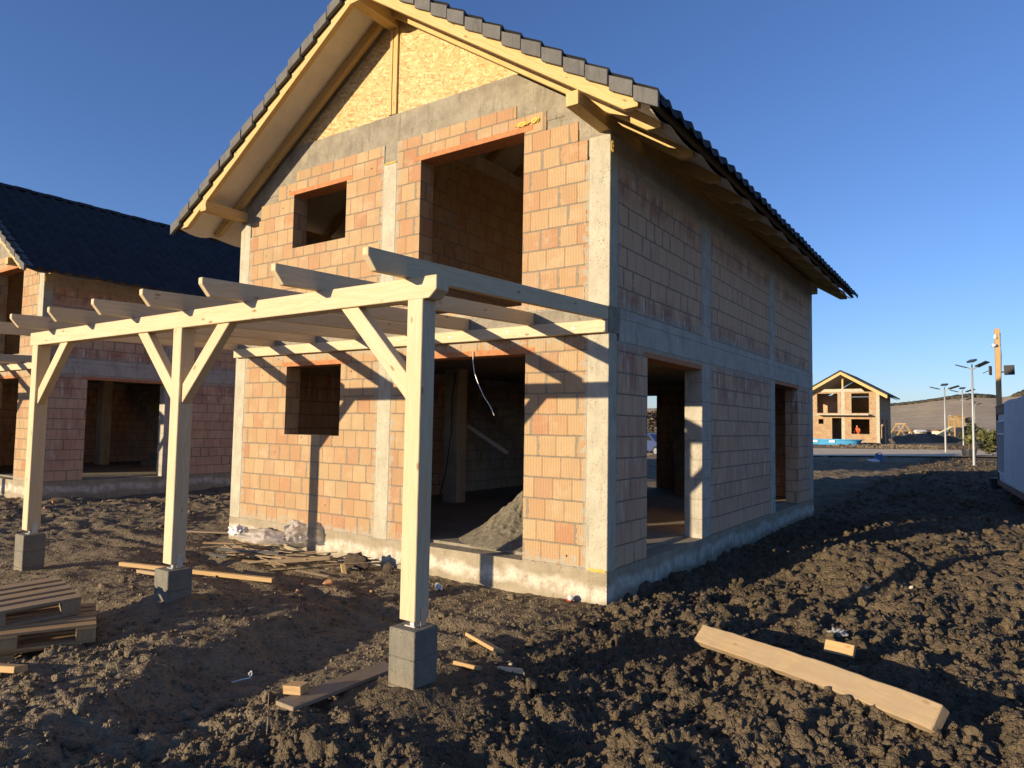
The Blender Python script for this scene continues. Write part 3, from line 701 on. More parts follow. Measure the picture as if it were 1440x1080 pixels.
# splinters near the first pedestal
mb = MB(); c0 = Vector((.42, -2.50, gzmax(.42, -2.5)+.02))
for k in range(3):
    mb.beam((-.10+.05*k, -.02*k, .005*k), (.10+.03*k, .05-.03*k, .01), .022-.005*k, .012)
o = mb.build('wood_splinters', MT['pwood']); o.location = c0; tag(o, 'pale split wood sliver on the soil right of the nearest pedestal', 'splinter')
bm_o = bpy.data.objects['timber_beam']; mb = MB(); Lb = (Vector((*pe[:2], 0))-Vector((*pa[:2], 0))).length; vs_ = [v.co.copy() for v in bm_o.data.vertices]
rs_ = np.random.RandomState(2); b_ = bmesh.new(); b_.from_mesh(bm_o.data); ax = (Vector((*pe[:2], 0))-Vector((*pa[:2], 0))).normalized()
le_ = [e for e in b_.edges if abs((e.verts[1].co-e.verts[0].co).normalized().dot(ax)) > .95]; bmesh.ops.subdivide_edges(b_, edges=le_, cuts=22, use_grid_fill=True)
for v in b_.verts: q_ = v.co.dot(ax); v.co += Vector((0, 0, -.018*(q_/Lb*2)**2+.0012*math.sin(q_*5)))+Vector(rs_.normal(0, .0020, 3))
b_.to_mesh(bm_o.data); b_.free()
def thingmesh(name, label, cat, mb, mat, loc, rz=0., bev=0., smooth=False, group=None):
    o = mb.build(name, mat, None, bev, smooth); o.location = loc; o.rotation_euler[2] = rz; return tag(o, label, cat, group)
def rock(name, label, cat, px, r, mat, seed, group=None, sq=.8, lift=.3):
    V, Fq = ico(3); rs_ = np.random.RandomState(seed); q = np.ones(len(V))
    for k in range(15):
        n_ = rs_.normal(size=3); n_ /= np.linalg.norm(n_); d_ = rs_.uniform(.42, .8); dd = V@n_; q = np.minimum(q, np.where(dd > d_*.999, d_/np.maximum(dd, .01), 1))
    P_ = V*q[:, None]*r*np.array([1.1, .9, sq]); h = ghit(px); o = npmesh(name, P_, Fq, mat); o.location = (h[0], h[1], gz(h[0], h[1])+r*lift); o.rotation_euler = rs_.uniform(0, 6, 3)
    return tag(o, label, cat, group)
MT['pale'] = mat_plain('pale_stone', (.55, .49, .40), .9, .3, 12); MT['shard'] = mat_plain('brick_shard', (.50, .26, .14), .92, .35, 18, bump=.004)
MT['redpl'] = mat_plain('red_plastic', (.55, .10, .06), .5, .2); MT['blue'] = mat_plain('blue_plastic', (.07, .33, .62), .4, .15)
for k, (px, r, lab) in enumerate([((718, 945), .020, 'small pale stone beside the split wood sliver'), ((1340, 846), .035, 'round pale stone in the lit clods at the right edge of the site'),
        ((1281, 834), .030, 'rounded tan stone in the lit clods right of the house corner'), ((746, 978), .018, 'little tan pebble below the split wood sliver'), ((1218, 831), .03, 'flat white stone in the lit clods beyond the wood offcut'),
        ((891, 883), .025, 'flat tan stone in the clods below the house corner'), ((1256, 742), .05, 'grey stone lying in the shaded soil right of the house')]):
    rock('stone', lab, 'stone', px, r, MT['pale'], 60+k, 'pale stones in the soil')
for k, (px, r, lab) in enumerate([((341, 817), .045, 'orange brick shard left of the long slim batten end'), ((425, 824), .05, 'brick shard right of the batten end'), ((418, 832), .04, 'flat brick shard just right of the batten end'),
        ((462, 828), .085, 'largest brick fragment lying in front of the plinth'), ((497, 795), .07, 'red brick fragment leaning near the plinth right of the rubbish heap'), ((476, 842), .03, 'small brick crumb below the largest fragment'),
        ((522, 831), .035, 'pale brick crumb left of the nearest pergola post'), ((75, 709), .06, 'reddish brick fragment right of the far left post'), ((62, 716), .05, 'brick fragment against the far left pergola post'),
        ((328, 803), .055, 'upright brick lump below the rubbish heap'), ((352, 808), .035, 'pale crumb below the rubbish heap'), ((14, 716), .07, 'dark brick fragment near the neighbouring plinth')]):
    rock('brick_fragment', lab, 'brick fragment', px, r, MT['shard'], 80+k, 'broken bricks on the ground', .55, .35)
# red and white ball of foil by the corner
h = ghit((787, 855)); t = thing('paint_cap', 'small red and white cap lying at the foot of the plinth near the house corner', 'cap', (h[0], -.10, gz(h[0], -.10)+.045), rot=(.9, .3, .5))
MB().tube([(0, 0, -.04), (0, 0, .0), (0, 0, .02)], [.036, .04, .036], 12).build('cap_body', MT['redpl'], t, smooth=False)
MB().tube([(0, 0, .0205), (0, 0, .035), (0, 0, .04)], [.035, .028, .012], 12).build('cap_top', MT['white'], t)
# crumpled grey plastic by the offcut
def crumple(name, label, cat, loc, size, mat, seed, rz=0, sub=5, amp=.35, group=None):
    V, Fq = ico(sub); rs_ = np.random.RandomState(seed); r = np.ones(len(V))
    for k in range(26):
        n_ = rs_.normal(size=3); n_ /= np.linalg.norm(n_); r += amp*.22*np.abs(np.sin((V@n_)*rs_.uniform(3, 9)+rs_.rand()*6))*rs_.choice([-1, 1])
    P_ = V*np.clip(r, .3, 2)[:, None]*np.array(size); P_[:, 2] = np.maximum(P_[:, 2], -size[2]*.55); o = npmesh(name, P_, Fq, mat, None, True); o.location = loc; o.rotation_euler[2] = rz
    return tag(o, label, cat, group)
MT['greyfilm'] = mat_plain('grey_film', (.30, .31, .31), .3, .3, 8)
h = Vector(tuple(ghit((1178, 905))[:2])); crumple('plastic_scrap', 'crumpled grey plastic scrap behind the short orange offcut', 'plastic scrap', (h.x, h.y, gzmax(h.x, h.y)+.05), (.10, .05, .045), MT['greyfilm'], 3, .4)
# bottle
h = Vector((-2.0, -.50)); t = thing('water_bottle', 'clear plastic water bottle with a blue label lying by the plinth', 'bottle', (h.x, h.y, gzmax(h.x, h.y, .1)+.04), rot=(0, math.radians(88), .55-1.2))
gb = G('clear_plastic'); gb.b.inputs['Transmission Weight'].default_value = .7; MT['clear'] = gb.done((.88, .92, .95), .12)
MB().tube([(0, 0, -.13), (0, 0, -.125), (0, 0, -.02), (0, 0, .05), (0, 0, .09), (0, 0, .11)], [.026, .033, .033, .033, .016, .013], 14).build('bottle_body', MT['clear'], t, smooth=True)
MB().tube([(0, 0, -.045), (0, 0, .03)], .0345, 14).build('bottle_label', MT['blue'], t); MB().tube([(0, 0, .111), (0, 0, .13)], .015, 10).build('bottle_cap', MT['white'], t)
# rubbish heap: laths, film bags
base = Vector((-4.9, -.55)); rs_ = np.random.RandomState(12)
hz = gzmax(base.x, base.y, .5)
for k in range(56):
    x = base.x+rs_.uniform(-1.35, 1.30); y = -.62+rs_.uniform(-.42, .38); a = rs_.normal(.25, .35); L = rs_.uniform(.25, 1.05)
    mb = MB(); dzz = rs_.uniform(-.05, .07); mb.beam((-L/2, 0, -dzz/2), (L/2, 0, dzz/2), rs_.uniform(.02, .055), rs_.uniform(.005, .016), (rs_.uniform(-.5, .5), rs_.uniform(-.5, .5), 1))
    lab = 'thin weathered lath in the rubbish heap at the left end of the plinth'
    thingmesh('lath', lab, 'lath', mb, MT[('old', 'dplank', 'old', 'pallet', 'verge')[k % 5]], (x, min(y, -.1-L/2*abs(math.sin(a))), hz+.01+.011*(k % 12)), a, .0015, group='laths in the rubbish heap')
MT['tar'] = mat_plain('tar_paper', (.085, .06, .045), .9, .4, 8)
crumple('plastic_bag', 'flattened clear plastic film on the rubbish heap against the plinth', 'plastic bag', (-5.55, -.42, hz+.24), (.46, .20, .11), MT['film'], 21, .15, 5, .26)
crumple('plastic_bag', 'tied pinkish plastic bag standing upright on the rubbish heap', 'plastic bag', (-4.98, -.30, hz+.34), (.20, .17, .22), MT['film'], 22, .3, 5, .22)
crumple('plastic_bag', 'white corner of a plastic sack at the left end of the rubbish heap', 'plastic bag', (-6.1, -.5, hz+.29), (.17, .10, .07), MT['white'], 25, -.4, 4, .5)
crumple('rag', 'dark crumpled tar paper piece right of the rubbish heap', 'scrap', (-3.55, -.42, hz+.10), (.16, .035, .12), MT['tar'], 27, .3, 4, .3)
crumple('rag', 'small dark upright scrap leaning on the plinth beside the red brick fragment', 'scrap', (-3.06, -.30, hz+.07), (.10, .022, .10), MT['tar'], 28, .3, 4, .25)
thingmesh('wood_offcut', 'yellow wood offcut poking up right of the rubbish heap', 'offcut', MB().beam((-.12, 0, .05), (.14, -.03, -.05), .06, .03), MT['rwood'], (-3.5, -.66, hz+.06), -.5, .003)
# stake and wire near the bottom left
h = ghit((374, 1045)); mb = MB(); mb.tube([(0, 0, -.05), (.01, 0, .09), (-.005, .01, .19), (.012, .0, .27)], [.005, .005, .004, .003], 6)
thingmesh('twig', 'thin dry twig standing upright in the soil left of the square pine block', 'twig', mb, MT['old'], (h[0], h[1], gz(h[0], h[1])))
h = ghit((345, 963)); mb = MB(); mb.tube([(-.12, -.05, .0), (-.04, 0, .03), (.03, .02, .05), (.05, .02, .085), (.03, .03, .10), (.01, .02, .08), (.03, .02, .05)], .005, 6)
thingmesh('wire_loop', 'short white wire with a looped end in the soil at the lower left', 'wire', mb, MT['white'], (h[0], h[1], gzmax(h[0], h[1], .05)))
h = ghit((383, 905)); mb = MB(); mb.tube([(-.13, -.09, .01), (0, 0, .03), (.09, .10, .03)], [.006, .006, .004], 6)
thingmesh('twig', 'grey twig lying in the shaded soil right of the middle pedestal', 'twig', mb, MT['old'], (h[0], h[1], gzmax(h[0], h[1], .05)))
# plastic sheet by the door: hanging cable
mb = MB(); mb.tube([(-1.93, -.02, 2.56), (-1.92, -.03, 2.42), (-1.88, -.045, 2.28), (-1.80, -.05, 2.12), (-1.72, -.05, 1.98), (-1.62, -.04, 1.85), (-1.56, -.04, 1.74)], .007, 8)
o = mb.build('cable', MT['metal']); tag(o, 'thin pale cable hanging from the lintel over the wide ground floor opening', 'cable')
mb = MB(); mb.tube([(-5.45, 3.93, 2.7), (-5.52, 3.9, 2.2), (-5.5, 3.88, 1.5), (-5.6, 3.86, .7), (-5.75, 3.86, .2)], .012, 8)
o = mb.build('cable', MT['black']); tag(o, 'black cable running down the concrete column inside the brick house', 'cable')
# sand heap indoors
n_ = 200; aa = np.linspace(0, 2*np.pi, n_, endpoint=False); rad = np.linspace(0, 1, 90); Aq, Rq = np.meshgrid(aa, rad)
Xs = Rq*np.cos(Aq)*1.0; Ys = Rq*np.sin(Aq)*.92; Zs = .68*(1-Rq)**1.18*(1+.34*fbm(Xs*3.2+9, Ys*3.2, 3, 4))+.07*fbm(np.cos(Aq)*6, np.sin(Aq)*6, 5, 3)*(1-Rq)*sstep(Rq, 0, .3)+.03*fbm(Xs*22, Ys*22, 8, 3)*(1-Rq)**.5
Zs[-1] = -.02; ix = np.arange(Aq.size).reshape(Aq.shape); Fq = np.stack([ix[:-1], np.roll(ix[:-1], -1, 1), np.roll(ix[1:], -1, 1), ix[1:]], -1).reshape(-1, 4)
o = npmesh('sand_heap', np.stack([Xs, Ys, Zs], -1).reshape(-1, 3), Fq, MT['sand'], None, True); o.location = (-1.78, 1.12, .04); tag(o, 'cone shaped heap of grey sand inside the wide ground floor opening', 'sand heap')
mb = MB(); mb.beam((-.52, 0, .27), (.52, 0, -.27), .09, .03, (0, -.3, 1)); thingmesh('plank', 'white lath standing in for a slanting sunlit line beside the stairs inside the brick house', 'plank', mb, MT['white'], (-4.95, 4.35, 1.34))  # streak of sunlight put into the white colour of this lath
# boards leaning inside the side openings
for k, (x, y, a, lab) in enumerate([(-1.0, 8.9, .1, 'dark board leaning inside the far side doorway, the left one of two'), (-.75, 9.2, .16, 'dark board leaning inside the far side doorway, the right one of two'), (-2.40, 8.75, -.1, 'grey insulation sheet leaning indoors behind the near side doorway')]):
    mb = MB(); mb.beam((0, 0, 0), (a, .1, 2.0), .14 if k < 2 else .5, .025, (0, 1, 0)); thingmesh('board', lab, 'board', mb, MT['old' if k < 2 else 'ped'], (x, y, .045))

# ------------------------------------------------------------------ pallets
MT['pallet2'] = mat_wood('brown_pallet_timber', (.46, .30, .14), (.33, .19, .085), weather=.3, wcol=(.28, .21, .14))
def pallet(label, loc, rz, rx=0., ry=0., m='pallet2'):
    t = thing('pallet', label, 'pallet', loc, 'stacked wooden pallets', rot=(rx, ry, rz)); R_ = random.uniform; m = MT[m]
    for k, wd in ((0, .115), (1, .085), (2, .115), (3, .085), (4, .115)):
        y = -.4+[.07, .235, .4, .565, .73][k]; MB().box(-.6+R_(-.006, .006), .6+R_(-.006, .006), y-wd/2, y+wd/2, .122, .144, (1, 0, 0)).build('deck_board', m, t, .002)
    for x in (-.53, 0, .53): MB().box(x-.07, x+.07, -.4, .4, .100, .1215, (0, 1, 0)).build('stringer_board', m, t, .002)
    for x in (-.53, 0, .53):
        for y in (-.345, 0, .345): MB().box(x-.07, x+.07, y-.055, y+.055, .0225, .0995, (0, 1, 0)).build('block', m, t, .003)
    for y in (-.345, 0, .345): MB().box(-.6, .6, y-.05, y+.05, 0, .022, (1, 0, 0)).build('bottom_board', m, t, .002)
    return t
rzp = math.atan2(.94, .34); pc = Vector((-3.16, -4.62)); zp = -.36
ux, uy = Vector((.34, .94)), Vector((-.94, .34))
pallet('bottom wooden pallet of the stack at the left edge', (pc.x, pc.y, zp), rzp)
c1 = pc+ux*.04-uy*.02; pallet('middle wooden pallet of the stack at the left edge', (c1.x, c1.y, zp+.147), rzp-.07)
c2 = pc-ux*.13+uy*.22; pallet('top wooden pallet of the stack, tilted and greyer, at the left edge', (c2.x, c2.y, zp+.295), rzp+.16, .06, -.05, 'pallet')

# ------------------------------------------------------------------ road, far house and everything beyond
def strip_mesh(name, near, farr, mat, lift, n=60):
    V, F = [], []
    for k in range(n+1):
        f_ = k/n; a = near[0]*(1-f_)+near[1]*f_; b_ = farr[0]*(1-f_)+farr[1]*f_
        for j in range(7):
            q = a*(1-j/6)+b_*j/6; V.append((q[0], q[1], float(np.max(gbase(q[0], q[1])))+lift))
    for k in range(n):
        for j in range(6): i = k*7+j; F.append((i, i+7, i+8, i+1))
    return npmesh(name, V, F, mat, None, True)
rn0, rn1 = ghit((1150, 643))[:2], ghit((1400, 644))[:2]; rf0, rf1 = ghit((1150, 632))[:2], ghit((1400, 635))[:2]
e_ = lambda a, b, f: a+(b-a)*f
o = strip_mesh('road', (e_(rn0, rn1, -5.5), e_(rn0, rn1, 3.5)), (e_(rf0, rf1, -5.5), e_(rf0, rf1, 3.5)), MT['road'], .10); tag(o, kind='structure')

def far_house():
    t = thing('brick_house', 'distant unfinished brick house with open gable, balcony slab and yellow barge boards', 'house', (-5.65, 70., .60)); w_ = 6.7; d_ = 9.
    B = lambda mb, n, m, bev=0.: mb.build(n, m, t, bev)
    ho = [(-5.75, -3.80, 2.9, 4.9), (-2.52, -.92, 2.9, 4.9), (-4.34, -3.43, .2, 2.4), (-2.55, -.9, .80, 2.3), (-5.63, -5.15, 1.78, 2.28)]
    mb = MB()
    for c in cells(-w_, 0, 0, 5.05, ho): mb.box(c[0], c[1], 0, .25, c[2], c[3])
    for c in cells(0.25, d_, 0, 4.9, [(1., 2.6, 0, 2.3), (5, 6.2, 0, 2.3)]): mb.box(-.25, 0, c[0], c[1], c[2], c[3])
    for c in cells(0.25, d_, 0, 4.9, [(2, 3.5, 3., 4.6)]): mb.box(-w_, -w_+.25, c[0], c[1], c[2], c[3])
    for c in cells(-w_+.25, -.25, 0, 4.9, [(-1.75, -.6, 2.9, 4.9), (-2., -.9, .8, 2.3), (-6.2, -5.4, 3.2, 4.2)]): mb.box(c[0], c[1], d_-.25, d_, c[2], c[3])
    B(mb, 'brick_wall', MT['brickfar'])
    for x0, x1 in ((-w_, -w_+.28), (-3.45, -3.15), (-.28, 0.006)): B(MB().box(x0, x1, -.006, .26, -.1, 5.1, (0, 0, 1)), 'column', MT['conc'])
    B(MB().prism([(-w_+1.3, 5.05), (-w_+1.6, 5.35), (-1.6, 5.35), (-1.3, 5.05)], 1, -.01, .25), 'gable_beam', MT['conc'])
    B(MB().box(-w_-.05, .05, -.05, d_, -.8, .0), 'plinth', MT['plinth'])
    B(MB().box(-5.6, -.85, -1.0, .0, 2.66, 2.80), 'balcony_slab', MT['conc']); B(MB().box(-w_+.25, -.25, .25, d_-.25, 2.6, 2.75), 'ceiling_slab', MT['slab'])
    B(MB().prism([(-6.2, 4.95), (-.5, 4.95), (-1.6, 5.55), (-3.35, 6.8)], 1, d_-.2, d_-.1), 'gable_panel', MT['osb']); B(MB().box(-3.4, -3.25, -.02, .1, 5.35, 6.9, (0, 0, 1)), 'stud', MT['rwood']); B(MB().box(-w_+.25, -3.35, 4.5, 4.65, 0, 4.9), 'partition_wall', MT['sbrick'])
    for sg in (1, -1):
        X_ = lambda x: x if sg > 0 else -w_-x
        pl = [(X_(-3.35), 6.75), (X_(.75), 4.32), (X_(.8), 4.40), (X_(.8), 4.62), (X_(-3.35), 7.05)]
        B(MB().prism(pl, 1, -.95, -.80, (1, 0, -.6*sg)), 'barge_board', MT['rwood'])
        pl = [(X_(-3.35), 7.06), (X_(.85), 4.60), (X_(.85), 4.75), (X_(-3.35), 7.22)]
        B(MB().prism(pl, 1, -1.0, d_+.6), 'roof', MT['tile'])
        B(MB().prism([(X_(-3.35), 6.9), (X_(.7), 4.53), (X_(.7), 4.57), (X_(-3.35), 6.98)], 1, -.8, d_+.5), 'soffit', MT['memb'])
    return t
far_house()
# scaffold rail and rubble in front of the far house
mb = MB(); rs_ = np.random.RandomState(4)
for k in range(90):
    x, y = rs_.uniform(-3.2, 3.2), rs_.uniform(-.5, .4); r = rs_.uniform(.05, .14); mb.box(x-r, x+r, y-r*.8, y+r*.8, -.1, .05+r+.12*rs_.rand())
o = mb.build('rubble_heap', MT['shard']); o.location = (-8.9, 68.9, .36); tag(o, 'low heap of broken bricks along the foot of the distant brick house', 'rubble', kind='stuff')
thingmesh('board', 'grey board leaning on the right side wall of the distant brick house', 'board', MB().beam((0, 0, 0), (-.9, .8, 1.1), .4, .05), MT['ped'], (-4.55, 71.2, .5))
thingmesh('door_panel', 'white panel standing by the right corner of the distant brick house', 'panel', MB().box(-.04, .04, -.3, .3, 0, 1.75), MT['conc'], (-5.42, 71.2, .5), .6)
# blue pool shell
t = thing('pool_shell', 'long bright blue plastic pool shell lying in front of the distant brick house', 'pool', (-9.6, 66.2, .36), rz=-.08)
mb = MB(); n_ = 28
def ring(rx, ry, z): return [(rx*math.copysign(abs(math.cos(a))**.6, math.cos(a)), ry*math.copysign(abs(math.sin(a))**.6, math.sin(a)), z) for a in [2*math.pi*k/n_ for k in range(n_)]]
R5 = [ring(2.6, 1.1, -.15), ring(2.9, 1.3, .50), ring(3.1, 1.45, .52), ring(3.1, 1.45, .46), ]
for a, b_ in zip(R5, R5[1:]):
    for k in range(n_): mb.face([a[k], a[(k+1) % n_], b_[(k+1) % n_], b_[k]])
mb.face(R5[0])
mb.build('shell', MT['blue'], t, smooth=False)
for x in (-1.2, .35): MB().box(x, x+.5, -1.35, -1.28, .22, .40).build('white_patch', MT['white'], t)
# person working in the lower right window of the far house
def person(label, loc, rz, joints, edges, rad, mats):
    t = thing('person', label, 'person', loc, rz=rz)
    me = bpy.data.meshes.new('body'); me.from_pydata(joints, edges, []); o = bpy.data.objects.new('body', me); COL.objects.link(o); o.parent = t
    sm = o.modifiers.new('skin', 'SKIN'); ss = o.modifiers.new('sub', 'SUBSURF'); ss.levels = ss.render_levels = 2
    for i, r in enumerate(rad): me.skin_vertices[0].data[i].radius = (r, r*.9)
    me.skin_vertices[0].data[0].use_root = True; me.materials.append(mats[0])
    return t
J = [(0, 0, .92), (0, -.10, 1.12), (0, -.26, 1.32), (0, -.33, 1.42), (0, -.38, 1.52), (0, -.39, 1.62),
     (.19, -.25, 1.34), (.26, -.36, 1.10), (.22, -.55, .95), (-.19, -.25, 1.34), (-.27, -.36, 1.10), (-.20, -.56, .98),
     (.10, 0, .86), (.12, -.02, .48), (.12, .02, .08), (.12, -.12, .04), (-.10, 0, .86), (-.13, .02, .48), (-.13, .08, .08), (-.13, -.06, .04)]
Ed = [(0, 1), (1, 2), (2, 3), (3, 4), (4, 5), (2, 6), (6, 7), (7, 8), (2, 9), (9, 10), (10, 11), (0, 12), (12, 13), (13, 14), (14, 15), (0, 16), (16, 17), (17, 18), (18, 19)]
Rd = [.15, .15, .17, .07, .09, .085, .075, .055, .04, .075, .055, .04, .10, .075, .055, .045, .10, .075, .055, .045]
MT['orange'] = mat_plain('orange_cloth', (.62, .14, .05), .9, .2); MT['skin'] = mat_plain('skin', (.50, .28, .19), .6, .1); MT['hair'] = mat_plain('dark_hair', (.03, .02, .015), .7, .2)
pt = person('worker in an orange jacket bending in the lower right window of the distant brick house', (-7.75, 70.95, .60), 0., J, Ed, Rd, [MT['orange']])
def ell(name, c, r, mat, par):
    V, Fq = ico(3); o = npmesh(name, V*np.array(r)+np.array(c), Fq, mat, par, True); return o
ell('head', (0, -.40, 1.58), (.085, .10, .125), MT['skin'], pt); ell('hair', (0, -.385, 1.63), (.09, .105, .10), MT['hair'], pt)

# street lamps
def lamp(label, loc, rz, h=5.2):
    t = thing('street_lamp', label, 'street lamp', loc, 'solar street lamps along the road', rz)
    MB().tube([(0, 0, -.5), (0, 0, .02), (0, 0, h*.5), (0, 0, h)], [.07, .07, .06, .045], 12).build('pole', MT['pole'], t, smooth=True)
    MB().box(-.14, .14, -.14, .14, -.5, .03).build('base', MT['ped'], t, .01)
    for sg in (1, -1):
        a = MB().beam((0, 0, h-.12), (sg*.45, 0, h+.04), .04, .04).build('arm', MT['pole'], t)
        MB().beam((sg*.35, 0, h+.02), (sg*1.15, 0, h+.22), .26, .05, (0, .25, 1)).build('light_head', MT['panel'], t, .01)
    MB().tube([(0, 0, h), (0, 0, h+.18)], .03, 8).build('mast', MT['black'], t)
    MB().beam((0, -.12, h+.30), (0, .12, h+.42), .48, .10).build('solar_panel', MT['panel'], t, .01)
    return t
h = ghit((1330, 638)); la = lamp('lone grey double arm street lamp between the distant house and the other lamps', (h[0], h[1], gbase(h[0], h[1])), -.55, 5.0)
h = ghit((1370, 657)); lb = lamp('nearest and tallest looking grey street lamp just left of the wooden pole', (h[0], h[1], gbase(h[0], h[1])), -.9, 5.35)
h = ghit((1355, 628)); lamp('grey double arm street lamp seen between the two nearer lamps', (h[0], h[1], gbase(h[0], h[1])), -.55, 5.1)
for d_, px, lab in ((90, 1355, 'far street lamp whose arms show behind the middle lamp'), (112, 1371, 'farthest street lamp, its arms showing behind the nearest lamp pole')):
    q = bd((px, 600), d_); lamp(lab, (q[0], q[1], float(gbase(q[0], q[1]))), -.6, 5.2)
# wooden pole with floodlights
q = bp((1406, 560), 1, 30.); gq = float(gbase(q[0], q[1])); hp_ = 6.25-gq
t = thing('wooden_pole', 'tall square wooden pole with floodlights and cameras rising behind the site cabin', 'pole', (q[0], q[1], gq), rz=.12)
MB().beam((0, 0, -.5), (-.05, 0, hp_), .19, .19, (0, 1, 0)).build('post', MT['plank'], t, .01)
fl = MB().box(-.19, .19, -.06, .0, 0, .42).build('floodlight', MT['black'], t, .01); fl.location = (.36, -.14, hp_-2.05); fl.rotation_euler = (.15, 0, -.35)
MB().box(-.36, .15, -.02, .02, .1, .16).build('bracket', MT['black'], fl)
fl = MB().box(-.16, .16, -.05, .0, 0, .40).build('floodlight', MT['black'], t, .01); fl.location = (-.36, -.14, hp_-2.05); fl.rotation_euler = (0, 0, 1.2)
MB().tube([(0, .03, .2), (.1, .28, .1)], .015, 6).build('bracket', MT['black'], fl)
c_ = MB().tube([(-.1, -.16, 0), (-.26, -.22, .0)], [.06, .07], 10).build('camera', MT['white'], t, smooth=True); c_.location = (0, 0, hp_-.75)
MB().tube([(.08, 0, .03), (-.1, -.16, 0)], .02, 6).build('bracket', MT['white'], c_)
c_ = MB().tube([(-.12, -.1, 0), (-.12, -.1, .18)], [.07, .05], 10).build('camera', MT['white'], t, smooth=True); c_.location = (0, 0, hp_-.45)
MB().tube([(.06, -.09, hp_-.2), (.08, -.1, hp_-1.2), (.04, -.1, hp_-2.6)], .014, 6).build('cable', MT['black'], t)

# site cabin at the right edge
a_ = np.array([3.64, 21.2]); b_ = np.array([4.26, 13.2]); dv = b_-a_; Lc = float(np.hypot(*dv)); ang = math.atan2(dv[1], dv[0])
t = thing('site_cabin', 'white site cabin with brown frame and a hanging pale sheet at the right edge', 'cabin', (a_[0], a_[1], -.12), rz=ang)
MT['rust'] = mat_plain('brown_frame', (.15, .055, .04), .6, .25); MT['cabin'] = mat_plain('cabin_panel', (.52, .56, .60), .55, .12, 2); MT['sheet'] = mat_plain('pale_sheet', (.66, .67, .69), .6, .10, 2, bump=.02)
hc = 2.62
# local: x along the visible wall towards the camera, y>0 = inside the cabin (to the right)
MB().box(.06, Lc-.06, .05, 2.4, .22, hc-.06).build('body', MT['cabin'], t, .01)
fr = MB()
for x in (0, Lc-.14): fr.box(x, x+.14, 0, .14, .05, hc, (0, 0, 1)); fr.box(x, x+.14, 2.3, 2.44, .05, hc, (0, 0, 1))
fr.box(.14, Lc-.14, 0, .12, hc-.24, hc, (1, 0, 0)); fr.box(.14, Lc-.14, 0.005, .12, .08, .22, (1, 0, 0)); fr.box(-.01, Lc+.01, -.01, 2.45, hc, hc+.05)
fr.build('frame', MT['rust'], t, .006)
wd = MB().box(.42, 3.05, .02, .055, .55, 2.12).build('window', MT['panel'], t)
mb = MB()
for x in (.42, .94, 1.46, 1.98, 2.5, 3.0): mb.box(x, x+.05, -.015, .03, .5, 2.16, (0, 0, 1))
for z in (.5, 1.72, 2.12): mb.box(.40, 3.07, -.012, .028, z, z+.05)
mb.build('window_grid', MT['white'], wd)
# hanging sheet: gently rippled
xs = np.linspace(3.2, Lc+.05, 160); zs = np.linspace(.36, hc+.06, 24); Xq, Zq = np.meshgrid(xs, zs); Yq = -.03-.05*np.abs(np.sin(Xq*2.3+.4*Zq))*(1.15-Zq/hc)-.022*np.abs(np.sin(Xq*9))
ix = np.arange(Xq.size).reshape(Xq.shape); npmesh('sheet', np.stack([Xq, Yq, Zq+.015*np.sin(Xq*1.7)], -1).reshape(-1, 3), np.stack([ix[:-1, :-1], ix[:-1, 1:], ix[1:, 1:], ix[1:, :-1]], -1).reshape(-1, 4), MT['sheet'], t, True)
q = np.array([3.62, 22.0]); thingmesh('bucket', 'dark bucket standing beside the far end of the site cabin', 'bucket', MB().tube([(0, 0, 0), (0, 0, .38), (0, 0, .42)], [.16, .22, .22], 14), MT['black'], (q[0], q[1], gz(*q)-.02))
h = ghit((1236, 650)); t = thing('water_can', 'blue jerry can standing on the shaded soil near the road', 'jerry can', (h[0], h[1], gz(h[0], h[1])), rz=.4)
MT['dblue'] = mat_plain('dark_blue_plastic', (.05, .14, .32), .5, .2)
MB().box(-.20, .20, -.14, .14, -.02, .46).build('can_body', MT['dblue'], t, .05); MB().tube([(-.12, 0, .46), (-.12, 0, .53)], .05, 10).build('can_cap', MT['black'], t); MB().tube([(.15, 0, .46), (.12, 0, .55), (-.02, 0, .55), (-.05, 0, .46)], .022, 8).build('can_handle', MT['dblue'], t)
h = ghit((1226, 651)); crumple('sack', 'pale sack lying beside the blue jerry can', 'sack', (h[0], h[1], gz(h[0], h[1])+.08), (.40, .24, .14), MT['sheet'], 31, .4, 4, .3)
h = ghit((1221, 651)); crumple('sack', 'reddish sack lying left of the pale sack near the road', 'sack', (h[0]-.2, h[1], gz(h[0], h[1])+.07), (.35, .22, .13), MT['shard'], 32, .4, 4, .3)

# playground far beyond the road
h = ghit((1267, 612)); t = thing('swing_frame', 'orange timber A frame swing right of the distant brick house', 'swing', (h[0], h[1], float(gbase(h[0], h[1]))), rz=.6)
sc = h[1]/110.
for y in (-1.3, 1.3):
    for sg in (1, -1): MB().beam((sg*1.55, y, -.3), (0, y, 1.95), .18, .18).build('leg', MT['plank'], t)
    MB().beam((-.85, y, .75), (.85, y, .75), .12, .14).build('cross_bar', MT['plank'], t)
MB().beam((0, -1.6, 1.98), (0, 1.6, 1.98), .18, .18).build('top_beam', MT['plank'], t)
for y in (-.6, .6):
    st = MB().box(-.12, .12, y-.28, y+.28, .45, .5).build('seat', MT['black'], t)
    MB().tube([(0, y-.25, .5), (0, y-.25, 1.9)], .02, 6).build('rope', MT['metal'], st); MB().tube([(0, y+.25, .5), (0, y+.25, 1.9)], .02, 6).build('rope', MT['metal'], st)
h = bd((1346, 616), 116); zt_ = float(gbase(h[0], h[1])); t = thing('play_tower', 'orange timber play tower with a pale slide beyond the road', 'play tower', (h[0], h[1], zt_), rz=.55)
MT['slide'] = mat_plain('pale_slide', (.70, .72, .40), .5, .1)
